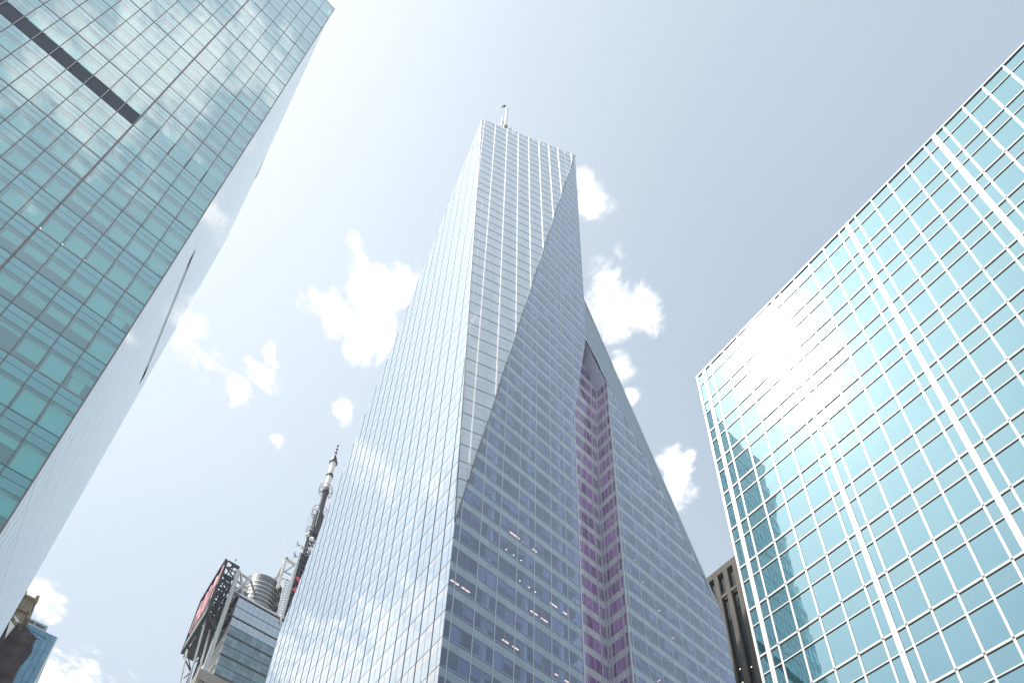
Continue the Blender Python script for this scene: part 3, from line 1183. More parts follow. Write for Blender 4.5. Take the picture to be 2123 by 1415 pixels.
    # ---- north-east facet: narrow silvery strip with close fins
    P1 = Vector((XE, 55.1, 172.0))
    Pq = Vector((XE, 55.05, 190.6)) * 1.04
    n2 = (P1 - P2).cross(Pq - P2).normalized()
    if n2.dot(P2) > 0:
        n2 = -n2
    print('NE facet normal', n2)
    du = (Pq - P2).normalized()
    dw = n2.cross(du).normalized()
    if dw.dot(P1 - P2) < 0:
        dw = -dw
    frg = Fr(P2, dw, du, n2)
    q1 = ((P1 - P2).dot(dw), (P1 - P2).dot(du))
    qq = (0.0, (Pq - P2).length)
    tri2 = [(0, 0), q1, qq]
    if (q1[0] * qq[1] - q1[1] * qq[0]) < 0:
        tri2 = [(0, 0), qq, q1]
    hsG = [half(tri2[i], tri2[(i + 1) % 3]) for i in range(3)]
    ns = 9
    for i in range(ns):
        s0, s1 = q1[0] * i / ns + .04, q1[0] * (i + 1) / ns - .04
        t = -1.0
        while t < qq[1]:
            pl = clip_all([(s0, t), (s1, t), (s1, t + 5.55), (s0, t + 5.55)], hsG)
            if pl:
                pane.add(frg, pl, .03, M['t_south'], .001)
            t += 5.6
        if i:
            r_ = vrange(hsG, q1[0] * i / ns, -5, 400)
            if r_:
                vbar(root, 'fin', frg, q1[0] * i / ns, r_[0], r_[1], .30, -.05, .05, M['t_dark'])
    vbar(root, 'edge_trim', frg, .05, 0, qq[1], .12, -.1, .15, M['t_edge'])

    # ---- north side of both masses and the crown, plain glass planes
    mb = MB()
    mb.prism([Vector((-57.5, 55.3, 187)), Vector((XE, 55.3, 187)), Vector((XE, 55.3, 282.9)), Vector((-57.5, 55.3, 279))],
             [Vector((-57.5, 55.1, 187)), Vector((XE - .1, 55.1, 187)), Vector((XE - .1, 55.1, 282.9)), Vector((-57.5, 55.1, 279))])
    mb.prism([P2 + Vector((-.1, -.1, 0)), Pq + Vector((-.4, 0, -.3)), Vector((-115, 70, 190)), Vector((-115, 88.2, 20)), Vector((XE, 88.2, 20))],
             [P2 + Vector((-.1, .1, 0)), Pq + Vector((-.4, .3, -.3)), Vector((-115, 70.3, 190)), Vector((-115, 88.5, 20)), Vector((XE, 88.4, 20))])
    build(mb, 'wall', M['t_south'], root)
    mb = MB()
    mb.prism([B + Vector((.0, .15, -.3)), C + Vector((-.1, 0, -.3)), Vector((-66, 55, 275)), Vector((-66, YSF + .2, 246))],
             [B + Vector((.0, .15, 0)), C + Vector((-.1, 0, 0)), Vector((-66, 55, 275.3)), Vector((-66, YSF + .2, 246.3))])
    mb.prism([Vector((-58, YSF + .15, 267.6)), Vector((-115.3, YSF + .15, 118.5)), Vector((-115.3, 60, 118.5)), Vector((-58, 55, 275))],
             [Vector((-58.2, YSF + .15, 267.9)), Vector((-115.5, YSF + .15, 118.8)), Vector((-115.5, 60, 118.8)), Vector((-58.2, 55, 275.3))])
    mb.prism([Vector((-115.0, YSF + .3, 20)), Vector((-115.0, 88, 20)), Vector((-115.0, 88, 118)), Vector((-115.0, YSF + .3, 118))],
             [Vector((-115.3, YSF + .3, 20)), Vector((-115.3, 88, 20)), Vector((-115.3, 88, 118)), Vector((-115.3, YSF + .3, 118))])
    build(mb, 'roof', M['t_south'], root)
    # base down to the street
    mb = MB()
    mb.box(-115, XE - .3, YSF + .3, 88, -ZC, 24.6)
    build(mb, 'podium', M['t_facet'], root)

    # ---- floors inside
    for z in flo:
        zt = z - .06
        zb = z - SP + .03
        if z < 24 or z > 262:
            continue
        w = .55

        def xw(q):
            return -115.4 if q < 119 else -115.4 + (q - 119) / (268.2 - 119) * (115.4 - 58.0)
        f = max(0.0, (z - A.z) / (B.z - A.z))
        fc = max(0.0, (z - A.z) / (C.z - A.z))
        xab = A.x + (B.x - A.x) * f
        yac = A.y + (C.y - A.y) * fc
        yr = 50.2 if z < 137 else min(54.6, 50.2 + (z - 136) / 37 * 4.5)
        mb = MB()
        if f > 0.02:
            pl = [(xw(z) + 1.2, YSF + w), (xab - 1.2, YSF + w), (XE - w, yac + 1.6), (XE - w, yr), (xw(z) + 1.2, yr)]
        else:
            pl = [(xw(z) + 1.2, YSF + w), (XE - w, YSF + w), (XE - w, yr), (xw(z) + 1.2, yr)]
        if yac + 1.6 < yr - .3 and xw(z) + 3 < xab - 1.2:
            mb.prism([Vector((a, b, zb)) for a, b in pl], [Vector((a, b, zt)) for a, b in pl])
        if z < 158:
            yn = 88.0 if z < 112.6 else 88.25 - (z - 112.6) / (160.3 - 112.6) * 27.8
            if yn - 1.2 > 61.5:
                pl = [(XI - .6, YA + .1), (XI - .6, 61.0), (XE - w, 61.0), (XE - w, yn - 1.2), (-72, yn - 1.2), (-72, YA + .1)]
                mb.prism([Vector((a, b, zb)) for a, b in reversed(pl)], [Vector((a, b, zt)) for a, b in reversed(pl)])
        elif z < 170:
            pl = [(XI - .6, YA + .1), (XI - .6, 59), (-72, 59), (-72, YA + .1)]
            mb.prism([Vector((a, b, zb)) for a, b in reversed(pl)], [Vector((a, b, zt)) for a, b in reversed(pl)])
        if mb.v:
            build(mb, 'floor_slab', M['ceiling'], root)
    # partitions behind the glass and pale column casings, seen as upright strips
    mb = MB()
    for k, yy in enumerate((34.9, 41.0, 47.2)):
        top = min(250, 84.5 + (yy - 29) / 26.06 * 198.6 - 8) if yy > 30 else 84
        mb.box(XE - .50, XE - .22, yy - .42, yy + .12, 24, top)
        mb.box(XE - .50, XE - .22, yy - .74, yy - .62, 24, top)
    build(mb, 'column_casing', M['t_cover'], root)
    mb = MB()
    mb.box(-66, XE - 7.2, 36, 50, 24, 180)
    mb.box(-66, XE - 8.2, 64, 80, 24, 125)
    build(mb, 'office_core', M['interior'], root)
    # mesh blinds pulled part way, low covers along the glass
    bl = Pieces(root, 'roller_blind')
    for z in flo:
        if z < 30 or z > 240:
            continue
        zw = z + FLH - SP
        for (cc, hs) in ((colsE, hE(z)), (colsN, hsN)):
            for c in range(1, len(cc) - 1):
                if random.random() < .42:
                    drop = random.choice((.5, .8, 1.1, 1.6, 2.5))
                    p = clip_all([(cc[c] + .06, zw - drop), (cc[c + 1] - .06, zw - drop), (cc[c + 1] - .06, zw), (cc[c] + .06, zw)], hs)
                    if p:
                        bl.add(fre, p, .02, M['t_blind'], 0, -.14)
        for (hs) in (hE(z), hsN):
            r_ = hrange(hs, z + .7)
            if r_ and r_[1] - r_[0] > 2:
                mb = MB()
                mb.fbox(fre, r_[0] + .5, r_[1] - .5, z + .02, z + .46, -.16, -.10)
                build(mb, 'sill_cover', M['t_cover'], root)
    bl.finish()
    # lit ceiling bars and spots on a few floors
    def lit(zk, ys, spot=False, x=-1.25, part='ceiling_light'):
        z = FL0 + FLH * zk - SP
        for (y0, y1) in ys:
            mb = MB()
            if spot:
                mb.tube((XE + x, y0, z), (XE + x, y0, z + .05), .065)
            else:
                mb.box(XE + x - .10, XE + x + .10, y0, y1, z - .02, z + .02)
            build(mb, part, M['lamp'] if spot else M['lamp_bar'], root)
    lit(0, [(30.0, 31.2), (31.6, 32.8)])
    lit(-4, [(30.1, 31.2), (31.6, 32.7)])
    lit(-1, [(46.6, 47.9), (48.3, 49.5)])
    lit(-2, [(46.6, 47.9), (48.3, 49.5)])
    lit(-3, [(46.6, 47.9), (48.3, 49.5)])
    lit(-1, [(38.0, 39.0), (39.6, 40.6)])
    lit(1, [(42.4, 43.6), (44.2, 45.4)])
    lit(2, [(41.0, 42.2), (46.0, 47.2), (48, 49)])
    lit(4, [(38.5, 40.2), (40.8, 41.8), (42.6, 43.4)])
    lit(2, [(40.5 + 1.35 * i, 0) for i in range(7)], True)
    lit(3, [(38.0 + 1.3 * i, 0) for i in range(3)], True)
    for (zk, yy) in ((3, 62.5), (4, 65), (3, 66.5), (2, 70), (1, 73), (4, 69.5), (-2, 68), (-4, 72), (-4, 79), (-3, 82), (0, 76), (2, 79)):
        z = FL0 + FLH * (zk + 4) - SP
        mb = MB()
        mb.box(XE - 1.5, XE - .95, yy, yy + .12, z - .02, z + .02)
        build(mb, 'ceiling_light', M['lamp_bar'], root)
    pane.finish()
    span.finish()
    # ---- rooftop antenna: pale tube with a hooked top and bracket arms (stands on the roof)
    ant = thing('roof_antenna', 'white tubular antenna with bracket arms standing on the crown of the middle skyscraper', 'antenna', (-60.5, 38.2, 282))
    o3 = Vector((-60.5, 38.05, 0))
    mb = MB()
    mb.tube(o3 + Vector((0, 0, 270)), o3 + Vector((0, 0, 311)), .40, .38)
    mb.tube(o3 + Vector((0, 0, 311)), o3 + Vector((.1, -.2, 312.6)), .38, .28)
    build(mb, 'tube', M['mast_white'], ant)
    mb = MB()
    mb.tube(o3 + Vector((.1, -.2, 312.6)), o3 + Vector((-.5, -1.0, 313.1)), .30, .26)
    mb.tube(o3 + Vector((-.5, -1.0, 313.1)), o3 + Vector((-.7, -1.3, 311.6)), .24, .2)
    build(mb, 'hook', M['t_dark'], ant)
    for dy in (-1.5, 1.7):
        mb = MB()
        mb.tube(o3 + Vector((0, 0, 292)), o3 + Vector((.3, dy, 296)), .22)
        mb.tube(o3 + Vector((.3, dy, 290)), o3 + Vector((.3, dy, 297)), .26)
        build(mb, 'bracket_arm', M['o_white'], ant)
    mb = MB()
    mb.tube(o3 + Vector((0, 0, 289)), o3 + Vector((0, 0, 293.5)), .8)
    build(mb, 'collar', M['t_dark'], ant)


crystal_tower()


# ================================================================== DARK STONE SLAB (right of middle)
def slab_tower():
    root = thing('stone_pier_tower', 'grey stone office slab with black window strips between its piers, behind the white gridded block', 'tower', (-55, 120, 0))
    Y = 108.0
    fr = Fr((0, Y, 0), (1, 0, 0), (0, 0, 1), (0, -1, 0))
    x0, pitch = -62.93, 2.69
    wins = [(x0 + pitch * i, x0 + pitch * i + 1.53) for i in range(7)]
    xl, xr = -63.46, wins[-1][1] + .8
    ztop = 154.26
    # stone blocks: piers as courses, beams between
    st = Pieces(root, 'stone_block', 300)
    def blocks(s0, s1, t0, t1, n):
        for i in range(n):
            a, b = t0 + (t1 - t0) * i / n, t0 + (t1 - t0) * (i + 1) / n
            st.add(fr, [(s0 + .012, a + .012), (s1 - .012, a + .012), (s1 - .012, b - .012), (s0 + .012, b - .012)], .5, M['slabstone'], 0, .5 + random.uniform(0, .012))
    edges = [xl] + [e for w in wins for e in w] + [xr]
    for i in range(0, len(edges), 2):
        blocks(edges[i], edges[i + 1], 60, 144.0, 20)
        blocks(edges[i], edges[i + 1], 144.0, 145.05, 1)
        blocks(edges[i], edges[i + 1], 145.05, 152.2, 2)
        blocks(edges[i], edges[i + 1], 152.2, ztop, 1)
    for a, b in wins:
        blocks(a, b, 144.0, 145.05, 1)
        blocks(a, b, 152.2, ztop, 1)
    st.finish()
    wp = Pieces(root, 'window', 300)
    for a, b in wins:
        z = 60.0
        while z < 144:
            wp.add(fr, [(a, z), (b, z), (b, z + 1.95), (a, z + 1.95)], .05, M['slab_glass'], .002, -.35)
            z += 2.0
        z = 145.05
        while z < 152:
            wp.add(fr, [(a, z), (b, z), (b, z + 3.5), (a, z + 3.5)], .05, M['slab_glass'], .002, -.35)
            z += 3.57
    wp.finish()
    mb = MB()
    mb.box(xl + .02, xr, Y + .42, Y + 40, -ZC, ztop - .05)
    build(mb, 'core', M['slabstone'], root)
    mb = MB()
    mb.box(xl - .02, xr, Y - .5, Y + .4, -ZC, 60)
    build(mb, 'wall', M['slabstone'], root)
    for (wi, z) in ((0, 123.5), (1, 117.0), (1, 121.0), (2, 119.5), (0, 132.5)):
        mb = MB()
        a, b = wins[wi]
        mb.box(a + .5, a + .85, Y + .28, Y + .30, z, z + .22)
        build(mb, 'lit_window', M['lamp_bar'], root)


slab_tower()


# ================================================================== GLASS OFFICE TOWER WITH DRUM (left of middle)
def office_with_drum():
    X = -200.0
    root = thing('drum_topped_office_tower', 'glass tower topped by a ribbed metal drum and white steel frames, left of the middle', 'tower', (-215, 48, 0))
    fr = Fr((X, 0, 0), (0, 1, 0), (0, 0, 1), (1, 0, 0))
    bands = [216.2, 205.9, 197.2, 187.8, 178.6, 169.2, 160]
    cols = [34.5 + 1.93 * i for i in range(13)]
    ps = Pieces(root, 'pane', 300)
    for r_ in range(len(bands) - 1):
        hi, lo = bands[r_], bands[r_ + 1]
        mid = (hi + lo) / 2
        for c in range(len(cols) - 1):
            for (a, b) in ((lo + .4, (lo + mid) / 2 + .2), ((lo + mid) / 2 + .2, mid - .06), (mid + .06, (hi + mid) / 2), ((hi + mid) / 2, hi - .4)):
                ps.add(fr, [(cols[c] + .03, a + .03), (cols[c + 1] - .03, a + .03), (cols[c + 1] - .03, b - .03), (cols[c] + .03, b - .03)], .05, M['o_glass'] if r_ < 2 and not (r_ == 1 and b < mid + .1) else M['o_low_refl'], .012)
        hbar(root, 'dark_rail', fr, hi, 34.4, 58, .75, -.1, .12, M['o_line'])
        hbar(root, 'dark_rail', fr, mid, 34.4, 58, .22, -.1, .08, M['o_line'])
    ps.finish()
    hbar(root, 'parapet', fr, 216.95, 34.2, 58, .7, -1.5, .35, M['o_white'])
    mb = MB()
    mb.box(X - 34, X - .12, 34.6, 58, -ZC, 216.2)
    build(mb, 'core', M['o_line'], root)
    # bright south side: white metal panels with dark slots
    frs = Fr((X, 34.45, 0), (-1, 0, 0), (0, 0, 1), (0, -1, 0))
    wp = Pieces(root, 'wall_panel', 300)
    z = 160.0
    i = 0
    while z < 216:
        for k in range(9):
            wp.add(frs, [(k * 3.4 + .05, z + .06), (k * 3.4 + 3.35, z + .06), (k * 3.4 + 3.35, min(z + 3.02, 216.2)), (k * 3.4 + .05, min(z + 3.02, 216.2))], .12, M['o_white'], .001)
        z += 3.1
        i += 1
    wp.finish()
    for z in (183.0, 188.6, 194.2, 206.0, 216.0):
        mb = MB()
        mb.fbox(frs, 0, 30, z - .55, z + .25, .01, .9)
        build(mb, 'ledge', M['o_line'] if z > 200 else M['o_steel'], root)
    # stone podium in front
    mb = MB()
    mb.box(X - 12, X + 1.6, 29.9, 60, 172.6, 176.8)
    build(mb, 'podium_parapet', M['stone'], root)
    mb = MB()
    for k in range(12):
        y = 29.9 + k * 2.5
        mb.box(X - 12, X + 1.4, y, y + .95, 140, 172.6)
    build(mb, 'podium_pier', M['stone'], root, 'stuff')
    mb = MB()
    mb.box(X - 12, X + .3, 30.2, 60, -ZC, 172.4)
    build(mb, 'podium_window', M['slab_glass'], root)
    # drum
    cxd, cyd, rd = -212.0, 43.8, 7.1
    k = 44
    mb = MB()
    for i in range(k):
        a0, a1 = 2 * math.pi * i / k + .006, 2 * math.pi * (i + 1) / k - .006
        p = [Vector((cxd + r * math.cos(a), cyd + r * math.sin(a), z)) for z in (214, 239.2) for (r, a) in ((rd, a0), (rd, a1), (rd - .25, a1), (rd - .25, a0))]
        mb.quadbox(p)
    build(mb, 'drum_rib', M['drum'], root, 'stuff')
    mb = MB()
    mb.tube((cxd, cyd, 214), (cxd, cyd, 239.0), rd - .2, rd - .2, 44)
    build(mb, 'drum', M['drum'], root)
    for i in range(10):
        z = 215.2 + i * 2.2
        mb = MB()
        A = [Vector((cxd + (rd + .07) * math.cos(2 * math.pi * j / 64), cyd + (rd + .07) * math.sin(2 * math.pi * j / 64), z)) for j in range(64)]
        Bq = [v + Vector((0, 0, .36)) for v in A]
        mb.prism(A, Bq)
        build(mb, 'drum_ring', M['ring'], root)
    mb = MB()
    for i in range(4):
        mb.box(cxd + rd * .82, cxd + rd * .82 + .9, cyd + 4.3, cyd + 5.6, 220 + i * 5.2, 221.8 + i * 5.2)
    build(mb, 'drum_opening', M['black_steel'], root)
    # lower ribbed penthouse left of the drum
    mb = MB()
    mb.box(-222, -206, 32.8, 38, 200, 226.4)
    build(mb, 'penthouse', M['drum'], root)
    for i in range(8):
        mb = MB()
        mb.box(-222, -205.7, 32.5, 38, 203 + i * 2.9, 203.4 + i * 2.9)
        build(mb, 'penthouse_ring', M['ring'], root)
    # white steel frames on the roof
    def frame(segs, w, mat='o_steel'):
        mb = MB()
        for p, q in segs:
            mb.bar(p, q, w)
        build(mb, 'steel_frame', M[mat], root)
    frame([((X, 31.6, 172), (X, 31.6, 227.4))], 1.25)
    frame([((X, 31.6, 227.0), (X - 1, 36.6, 227.2)), ((X - 1, 36.6, 227.2), (-206, 40, 228)), ((X, 31.8, 222.5), (X - 1, 36.4, 222.6)), ((X, 32.6, 226.6), (X - 1, 36.0, 216.5)), ((X, 35.6, 226.6), (X, 32.6, 217))], .62)
    frame([((X - 1, 45.9, 248.6), (X - 1, 45.9, 231)), ((X - 1, 45.9, 248.2), (X - 14, 45.9, 236)), ((X - 1, 45.7, 248.2), (X - 1, 49.6, 247.8))], .95, 'mast_white')
    frame([((X - 1, 49.6, 247.8), (X - 1, 44.0, 235.0)), ((X - 1, 46.1, 241), (X - 1, 49.2, 241.4)), ((X - 1, 46, 236.8), (X - 1, 48.8, 238))], .4, 'o_steel')
    frame([((X + .6, 47.3, 236), (X + .6, 48.1, 217)), ((X + .6, 49.4, 240), (X + .6, 49.6, 214))], .55, 'mast_white')
    mb = MB()
    for i in range(14):
        mb.bar((X + .6, 47.5, 218 + i * 1.35), (X + .6, 49.4, 218.6 + i * 1.35), .16)
    build(mb, 'ladder_rung', M['black_steel'], root)
    # slender stays at the lower left
    frame([((X + 1, 28.8, 160), (X - 4, 27.6, 203)), ((X + 1, 27.0, 160), (X - 8, 26.0, 190)), ((X, 30.5, 172), (X - 6, 30.0, 203))], .5)

    # ---- billboard (left), hangs on the frame: a thing of its own
    bb = thing('rooftop_billboard', 'black framed rooftop billboard with pale red letters, leftmost on the drum topped tower', 'billboard', (-212, 28, 200))
    yb, xa, xb, za, zb_ = 27.0, -200.0, -223.5, 201.5, 229.4
    mb = MB()
    mb.box(xb, xa, yb, yb + .5, za, zb_)
    build(mb, 'panel', M['sign_face'], bb)
    mb = MB()
    for (p, q) in (((xb, yb - .3, za), (xa, yb - .3, za)), ((xb, yb - .3, zb_), (xa, yb - .3, zb_)), ((xb, yb - .3, za), (xb, yb - .3, zb_)), ((xa, yb - .3, za), (xa, yb - .3, zb_))):
        mb.bar(p, q, .7)
    build(mb, 'border', M['black_steel'], bb)
    for zz in (203.2, 204.5, 205.8):
        mb = MB()
        mb.bar((xb + .4, yb - .35, zz), (xa - .4, yb - .35, zz), .35)
        build(mb, 'slat', M['o_steel'], bb)
    def letters(text, size, loc, rot, root_, mat, yscale=1.0):
        cu = bpy.data.curves.new('lettering', 'FONT')
        cu.body = text
        cu.size = size
        cu.extrude = .12
        cu.shear = 0.25
        tmp = bpy.data.objects.new('lettering_tmp', cu)
        COL.objects.link(tmp)
        bpy.context.view_layer.update()
        me = bpy.data.meshes.new_from_object(tmp.evaluated_get(bpy.context.evaluated_depsgraph_get()))
        bpy.data.objects.remove(tmp)
        me.name = 'lettering'
        me.materials.clear()
        me.materials.append(mat)
        o = bpy.data.objects.new('lettering', me)
        COL.objects.link(o)
        o.parent = root_
        o.matrix_local = Matrix.Translation(Vector(loc) + root_off(root_)) @ Euler(rot).to_matrix().to_4x4() @ Matrix.Diagonal((1, yscale, 1, 1))
        return o
    letters('H&M', 10.6, (xb + 1.3, yb - .5, 209.5), (math.pi / 2, 0, 0), bb, M['sign_red'], 2.1)
    # lattice box behind
    mb = MB()
    for x in (xa, -207, -215, xb):
        for (y0, y1) in ((yb + .5, yb + 4.4),):
            for zz in range(9):
                z = za + (zb_ - za) * zz / 8
                mb.bar((x, y0, z), (x, y1, z), .38)
                if zz < 8:
                    z2 = za + (zb_ - za) * (zz + 1) / 8
                    mb.bar((x, y0, z if zz % 2 else z2), (x, y1, z2 if zz % 2 else z), .34)
            mb.bar((x, y1, za), (x, y1, zb_ - 1.5), .5)
            mb.bar((x, (y0 + y1) / 2, za), (x, (y0 + y1) / 2, zb_ - .8), .34)
            mb.bar((x, y0, zb_), (x, y1, zb_ - 1.5), .4)
    for zz in range(5):
        z = za + (zb_ - za) * zz / 4
        mb.bar((xb, yb + 4.4, z), (xa, yb + 4.4, z), .45)
        mb.bar((xb, yb + 2.2, z), (xa, yb + 2.2, z), .35)
    build(mb, 'lattice', M['black_steel'], bb)
    mb = MB()
    mb.box(xb, xa, yb + .6, yb + 4.2, za - 1.0, za - .6)
    build(mb, 'walkway', M['black_steel'], bb)
    mb = MB()
    for x in (xa, -207, -215, xb):
        mb.bar((x, yb + .6, za - .8), (x, yb + 4.4, za - 6), .4)
        mb.bar((x, yb + 2.3, za - .8), (x, yb + 4.4, za - 6), .3)
        mb.bar((x, yb + 4.4, za - 16), (x, yb + 4.4, za), .55)
        mb.bar((x, yb + 3.0, za - 10), (x, yb + 4.4, za - 6), .3)
    build(mb, 'support_strut', M['black_steel'], bb)
    for k in range(3):
        mb = MB()
        mb.bar((xa - k * 2, yb + 2.5 + k * .9, zb_ - .5), (xa - k * 2, yb + 2.6 + k * .9, zb_ + 2.3 - k * .4), .14)
        mb.tube((xa - k * 2, yb + 2.6 + k * .9, zb_ + 2.2 - k * .4), (xa - k * 2 + .5, yb + 2.7 + k * .9, zb_ + 2.4 - k * .4), .35)
        build(mb, 'floodlight', M['o_steel'], bb)

    # ---- second sign, seen from its side behind the skyscraper edge
    rs = thing('rooftop_sign', 'dark lattice rooftop sign with a piece of red lettering, below the antenna mast', 'sign', (-199, 53, 218))
    ya, yb2, z0, z1 = 49.9, 60.0, 219.0, 253.6
    mb = MB()
    mb.box(-200.6, -200.2, ya, yb2, z0, z1)
    build(mb, 'backing', M['sign_face'], rs)
    mb = MB()
    mb.bar((-199.6, ya, z0 - 2), (-199.6, ya, z1), .8)
    build(mb, 'post', M['o_steel'], rs)
    for i in range(13):
        z = z0 + (z1 - z0) * i / 12
        mb = MB()
        mb.bar((-199.7, ya, z), (-199.7, yb2, z), .75)
        build(mb, 'cross_bar', M['black_steel'], rs)
        if i < 12:
            for yy in (51.2, 53.0, 54.8, 56.6, 58.4):
                mb = MB()
                mb.bar((-199.7, yy, z + .4), (-199.7, yy + random.uniform(-.3, .3), z + (z1 - z0) / 12 - .4), .42)
                build(mb, 'short_post', M['mast_grey'], rs)
    mb = MB()
    mb.bar((-199.0, 50.9, 239.8), (-199.0, 54.2, 236.2), 1.5, .4, Vector((1, 0, 0)))
    mb.bar((-199.0, 54.2, 236.4), (-199.0, 51.0, 231.9), 1.5, .4, Vector((1, 0, 0)))
    build(mb, 'lettering', M['sign_bright'], rs)
    for i in range(4):
        mb = MB()
        mb.bar((-199.6, 50.6, 219 - i * .9), (-199.6, 54, 219.4 - i * .9), .4)
        build(mb, 'slat', M['black_steel'], rs)

    # ---- mast
    ms = thing('antenna_mast', 'tall broadcast antenna mast with white tubes above a dark lattice and platform rings', 'antenna mast', (-205, 54.5, 216))
    c = Vector((-205, 54.5, 0))
    P_ = lambda z, r=0, a=0: c + Vector((r * math.cos(a), r * math.sin(a), z))
    mb = MB()
    mb.tube(P_(331), P_(342), .22, .16)
    build(mb, 'tip_rod', M['mast_grey'], ms)
    for i, z in enumerate((332.6, 335.6, 338.4, 341.2)):
        mb = MB()
        mb.tube(P_(z), P_(z + 1.3), .62 - .05 * i, .2)
        build(mb, 'tip_cone', M['black_steel'], ms)
    mb = MB()
    mb.tube(P_(328.2), P_(331), 1.45, 1.15, 16)
    mb.tube(P_(327.4), P_(328.2), 1.75, 1.75, 16)
    build(mb, 'cap', M['black_steel'], ms)
    for (z0, z1) in ((318.3, 327.4), (308.0, 316.6)):
        mb = MB()
        mb.tube(P_(z0), P_(z1), 1.15, 1.15, 20)
        build(mb, 'white_tube', M['mast_white'], ms)
    mb = MB()
    mb.tube(P_(316.4), P_(318.5), 1.25, 1.25, 16)
    mb.tube(P_(317.2), P_(317.6), 1.5, 1.5, 16)
    build(mb, 'joint', M['black_steel'], ms)

    def ring(z, r, h, mid=True):
        mb = MB()
        k = 12
        for zz in (z, z + h):
            for i in range(k):
                mb.bar(P_(zz, r, 2 * math.pi * i / k), P_(zz, r, 2 * math.pi * (i + 1) / k), .17)
        for i in range(k):
            a = 2 * math.pi * i / k
            mb.bar(P_(z, r, a), P_(z + h, r, a), .11)
            if i % 2 == 0:
                mb.bar(P_(z, .8, a), P_(z, r, a), .2)
        build(mb, 'platform_ring', M['mast_grey'], ms)
        mb = MB()
        mb.tube(P_(z - .3), P_(z + h * .6), 1.5, 1.5, 10)
        build(mb, 'platform_core', M['black_steel'], ms)
    ring(305.2, 2.9, 2.2)
    ring(288.6, 3.2, 2.6)
    ring(274.5, 3.2, 2.4)
    mb = MB()
    mb.tube(P_(290), P_(306), .95, .95, 10)
    for i in range(16):
        mb.tube(P_(290.5 + i), P_(290.8 + i), 1.2, 1.2, 8)
    build(mb, 'ribbed_column', M['mast_grey'], ms)

    def lattice(z0, z1, r, n, w, name, mat):
        mb = MB()
        for i in range(4):
            a = math.pi / 4 + i * math.pi / 2
            b = a + math.pi / 2
            mb.bar(P_(z0, r, a), P_(z1, r, a), w * 1.5)
            for j in range(n):
                za_, zb2 = z0 + (z1 - z0) * j / n, z0 + (z1 - z0) * (j + 1) / n
                mb.bar(P_(za_, r, a), P_(za_, r, b), w)
                mb.bar(P_(za_, r, a), P_(zb2, r, b), w)
        build(mb, name, M[mat], ms)
    lattice(276, 289, 2.0, 10, .22, 'light_lattice', 'mast_grey')
    mb = MB()
    mb.tube(P_(276), P_(289), .9, .9, 8)
    build(mb, 'inner_column', M['mast_grey'], ms)
    lattice(216, 276, 2.4, 22, .30, 'dark_lattice', 'black_steel')
    mb = MB()
    for j in range(11):
        z = 277 + j * 1.05
        for i in range(4):
            a = math.pi / 4 + i * math.pi / 2 + .4
            mb.bar(P_(z, 2.0, a), P_(z, 3.9, a), .1)
            mb.bar(P_(z - .35, 3.8, a), P_(z + .35, 3.8, a), .12)
    build(mb, 'dipole_spike', M['o_white'], ms)
    for (z, a, r) in ((268.5, -.4, 1.2), (264.0, -1.5, .9), (271.5, -1.2, .8), (262.0, -.2, 1.0)):
        mb = MB()
        mb.tube(P_(z, 2.4, a), P_(z + .2, 3.6, a), r * .8, r * .7, 14)
        build(mb, 'dish', M['mast_white'], ms)
    for (z, a) in ((266, -1.9), (259.5, -2.0), (257.5, -1.6)):
        mb = MB()
        mb.bar(P_(z, 2, a), P_(z + .5, 5.2, a), .2)
        mb.bar(P_(z - 1.2, 5.0, a), P_(z + 2.2, 5.0, a), .16)
        mb.bar(P_(z + .6, 4.4, a - .2), P_(z + .6, 5.6, a + .2), .14)
        build(mb, 'side_aerial', M['mast_grey'], ms)


office_with_drum()


